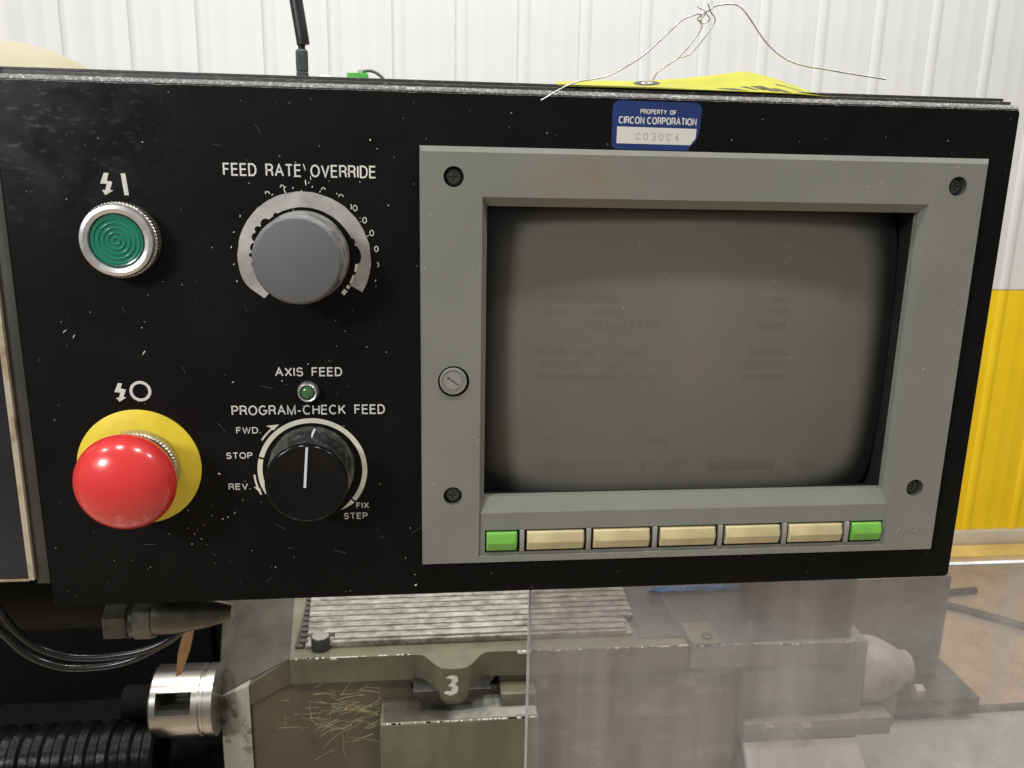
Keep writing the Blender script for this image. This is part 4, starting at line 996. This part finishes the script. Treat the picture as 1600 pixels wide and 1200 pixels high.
# bright worn patches along edges
bm = BM(); random.seed(21)
def wear(u0, u1, v, w, n, th=1.2):
    for k in range(n):
        a = random.uniform(u0, u1); L1 = random.uniform(1, 7); box(bm, a, a+L1, v-random.uniform(0.4, th), v+0.25, w-1.0, w+0.25)
wear(-140, -20, T, -450, 26); wear(95, 125, T, -447.6, 8, 2); wear(130, 296, T, -445.4, 30); wear(-40, 122, -562.4, -410.6, 46, 1.6)
box(bm, -100, -70, T-2.2, T+.3, -450.6, -449.6); box(bm, 104, 118, T-3, T+.3, -447.5, -446.6)
fixn(bm); link('edge_wear', bm, 'white_chip', mc, 0, kind='stuff')

# right-hand unit behind the acrylic
rb = thing('bracket_unit', (430, -900, -520), 'grey bracket unit with a flange, bolts and a pale plate, behind the clouded acrylic', 'bracket')
bm = BM(); plate(bm, [(301, -442.5), (492, -437), (492, -640), (301, -640)], T-27.5, T); bevel_all(bm, 1.8, 3); link('flange_plate', bm, 'bracket', rb, 40)
bm = BM(); box(bm, 366.5, 505, -603, T-28, -640, -444, 1.5); link('bracket_box', bm, 'bracket', rb)
bm = BM(); box(bm, 492.5, 514, -603, T-5, -640, -446, 1.5); link('bracket_end', bm, 'bracket', rb)
bm = BM(); box(bm, 368, 548, -627, -603.2, -640, -434, 1.5)
box(bm, 372, 500, -900, -627.2, -640, -470); link('bottom_ledge', bm, 'bracket', rb)
bm = BM(); vs_ = [bm.verts.new(p) for p in ((370, -628, -436), (508, -630, -436), (530, -720, -396), (378, -720, -396), (370, -628, -446), (508, -630, -446), (530, -722, -406), (378, -722, -406))]
for f in ((0, 1, 2, 3), (4, 7, 6, 5), (0, 3, 7, 4), (1, 5, 6, 2), (3, 2, 6, 7), (0, 4, 5, 1)): bm.faces.new([vs_[i] for i in f])
fixn(bm); bevel_all(bm, .8, 2); link('pale_plate', bm, 'pale_plate', rb, 40)
bm = BM(); lathe(bm, [(9.5, -434), (9.5, -426), (8.2, -424.6)], (396, -609.5), 6, 'w'); hb = link('hex_bolt', bm, 'bracket', rb, 25)
dup(hb, 44, -2, 0)
bm = BM(); box(bm, 301.6, 336, T+.1, T+2.5, -490, -443.5, 0.4); sp_ = link('square_plate', bm, 'olive', rb)
bm = BM(); lathe(bm, [(6.0, T+2.6), (6.0, T+5.2), (4.6, T+6.4)], (323, -456), 24, 'v'); link('plate_screw', bm, 'dark_steel', sp_)
bm = BM(); box(bm, 404.4, 492, T+.2, -395, -640, -447, 1.5); link('upright_cover', bm, 'brown', rb)
bm = BM(); box(bm, 336.6, 404, T+.1, T+1.2, -640, -446, .3); link('oily_surface', bm, 'oily', rb)
bm = BM(); box(bm, 302, 336.2, T+.1, T+1.0, -640, -490.4, .3); link('oily_surface', bm, 'oily', rb)
bm = BM(); wear(304, 375, T, -442.2, 46, 2.4); wear(402, 440, T, -439.0, 24, 2.2); wear(470, 486, T, -437.4, 5, 1.5); wear(240, 296, T, -444.2, 20, 2.0); wear(368, 400, T-28, -443.6, 6, 1)
fixn(bm); link('edge_wear', bm, 'white_chip', rb, 0, kind='stuff')
bm = BM(); box(bm, 246, 300, T+.1, T+1.2, -640, -462, .3); link('oily_tray', bm, 'oily', mc)
# blue cloth glimpsed at the back
bm = BM()
for i in range(20):
    for j in range(4): pass
gr = [[bm.verts.new((286 + i*6.1, T+12-3.5*j+5*noise.noise(Vector((i*.5, j*.9, 1))), -560 - 3*j + 6*noise.noise(Vector((i*.4, j*.5, 7))))) for j in range(6)] for i in range(20)]
for i in range(19):
    for j in range(5): bm.faces.new((gr[i][j], gr[i+1][j], gr[i+1][j+1], gr[i][j+1]))
bmesh.ops.solidify(bm, geom=bm.faces[:], thickness=1.5)
fixn(bm); o = link('shop_cloth', bm, 'blue_rag', None, 60, at=(370, T, -640)); o['label'] = 'light blue cloth glimpsed between panel and acrylic behind the carriage'; o['category'] = 'cloth'

mo = thing('motor', (560, -650, -500), 'rounded grey motor housing at the right end of the bracket, behind the acrylic', 'motor')
bm = BM(); lathe(bm, [(38, 516), (39.5, 519), (39.5, 545), (37.5, 554), (31, 567), (24.5, 578), (20.5, 583), (19.5, 592), (5, 592.5)], (-572, -486), 48, 'u'); link('motor_housing', bm, 'motor_paint', mo, 50)
bm = BM(); box(bm, 520, 572, -640, -595, -530, -462, 5, 3); link('motor_foot', bm, 'bracket', mo)
bm = BM(); lathe(bm, [(8, 590), (8, 600), (6, 602)], (-590, -462), 6, 'u'); link('end_bolt', bm, 'motor_paint', mo, 20)
cl = thing('machine_column', (630, -700, -690), 'brown stained machine column behind the motor, seen through the acrylic', 'machine column')
bm = BM(); box(bm, 404.5, 757, -700, -539, -760, -650, 3); link('column_body', bm, 'brown', cl)
bm = BM(); plate(bm, [(560, -648), (560, -596), (786, -594), (789, -660), (790, -760), (560, -760)], -722, -700.2); bevel_all(bm, 1.5, 2); link('column_base', bm, 'stained', cl, 40)
tr = thing('coolant_tray', (620, -760, -480), 'grey-green flat coolant tray under the motor and bracket at the lower right', 'tray')
bm = BM(); plate(bm, [(300, -560), (560, -606), (1300, -618), (1300, 60), (300, 60)], -765, -735); bevel_all(bm, 2, 2); link('tray_floor', bm, 'tray', tr, 40)
bm = BM(); prism(bm, [(500, -736), (1300, -736), (1300, -728), (500, -728)], -616, -607); link('tray_rim', bm, 'dark_steel', tr)

# hose lying on the floor beyond
bm = BM(); tube(bm, [(2330, -1650, -2620), (2160, -1650, -2600), (2050, -1650, -2552), (2146, -1650, -2491), (2240, -1650, -2407), (2330, -1650, -2326), (2500, -1650, -2150)], 16, 12, 8)
o = link('floor_cable', bm, 'rubber', None, 80, at=(1900, FLOOR, -1950)); o['label'] = 'dark cable lying on the beige floor beyond the acrylic at right'; o['category'] = 'cable'

# shaft, hose and dark machine side at lower left
sh = thing('steel_shaft', (-255, -570, -470), 'polished steel shaft end with a keyway, left of the olive carriage', 'shaft')
bm = BM(); lathe(bm, [(36, -287), (38, -285), (38, -236.5), (36.5, -235.5), (36.5, -232), (38, -231), (38, -222)], (-556, -462), 72, 'u')
sh_b = link('shaft_body', bm, 'steel', sh, 30)
b = BM(); box(b, -279, -243, -549, -529, -458, -400); cut(sh_b, [b])
bm = BM(); box(bm, -278.5, -243.5, -548.5, -529.5, -457.8, -456.6); link('keyway_floor', bm, 'dark_steel', sh, 0)
bm = BM(); lathe(bm, [(18, -320), (18, -286)], (-556, -462), 48, 'u'); link('shaft_core', bm, 'void', sh)
hs = thing('ribbed_hose', (-350, -620, -440), 'black ribbed hose running along the lower left corner', 'hose')
bm = BM(); prof = []
uu = -470
while uu < -290:
    prof += [(34, uu), (37.5, uu+3), (37.5, uu+11), (34, uu+14)]; uu += 22
prof.append((34, -288)); lathe(bm, prof, (-606, -440), 48, 'u'); link('hose_body', bm, 'hose', hs, 30)
dk = thing('dark_machine_side', (-450, -900, -700), 'black side of the machine in the lower left corner', 'machine')
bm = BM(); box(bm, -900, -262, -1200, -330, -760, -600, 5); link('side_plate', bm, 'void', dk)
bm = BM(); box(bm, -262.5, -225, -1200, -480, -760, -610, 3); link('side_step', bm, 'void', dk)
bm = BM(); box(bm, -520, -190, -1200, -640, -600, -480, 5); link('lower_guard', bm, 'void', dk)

# ================================================================== acrylic guard
ag = thing('acrylic_guard', (500, -620, -120), 'clouded clear acrylic guard sheet standing below and behind the panel, at right', 'guard')
bm = BM(); prism(bm, [(70.5, -620), (70.5, -251.3), (1100, -251.3), (1100, -620)], -124, -120); fixn(bm)
link('acrylic_sheet', bm, 'acrylic', ag, 0)
bm = BM(); box(bm, 70.4, 1100, -251.3, -250.4, -124.1, -119.9); link('polished_top_edge', bm, 'acrylic_edge', ag, 0)
bm = BM(); box(bm, 69.2, 70.4, -620, -251.3, -124.1, -119.9); link('polished_side_edge', bm, 'acrylic_edge', ag, 0)
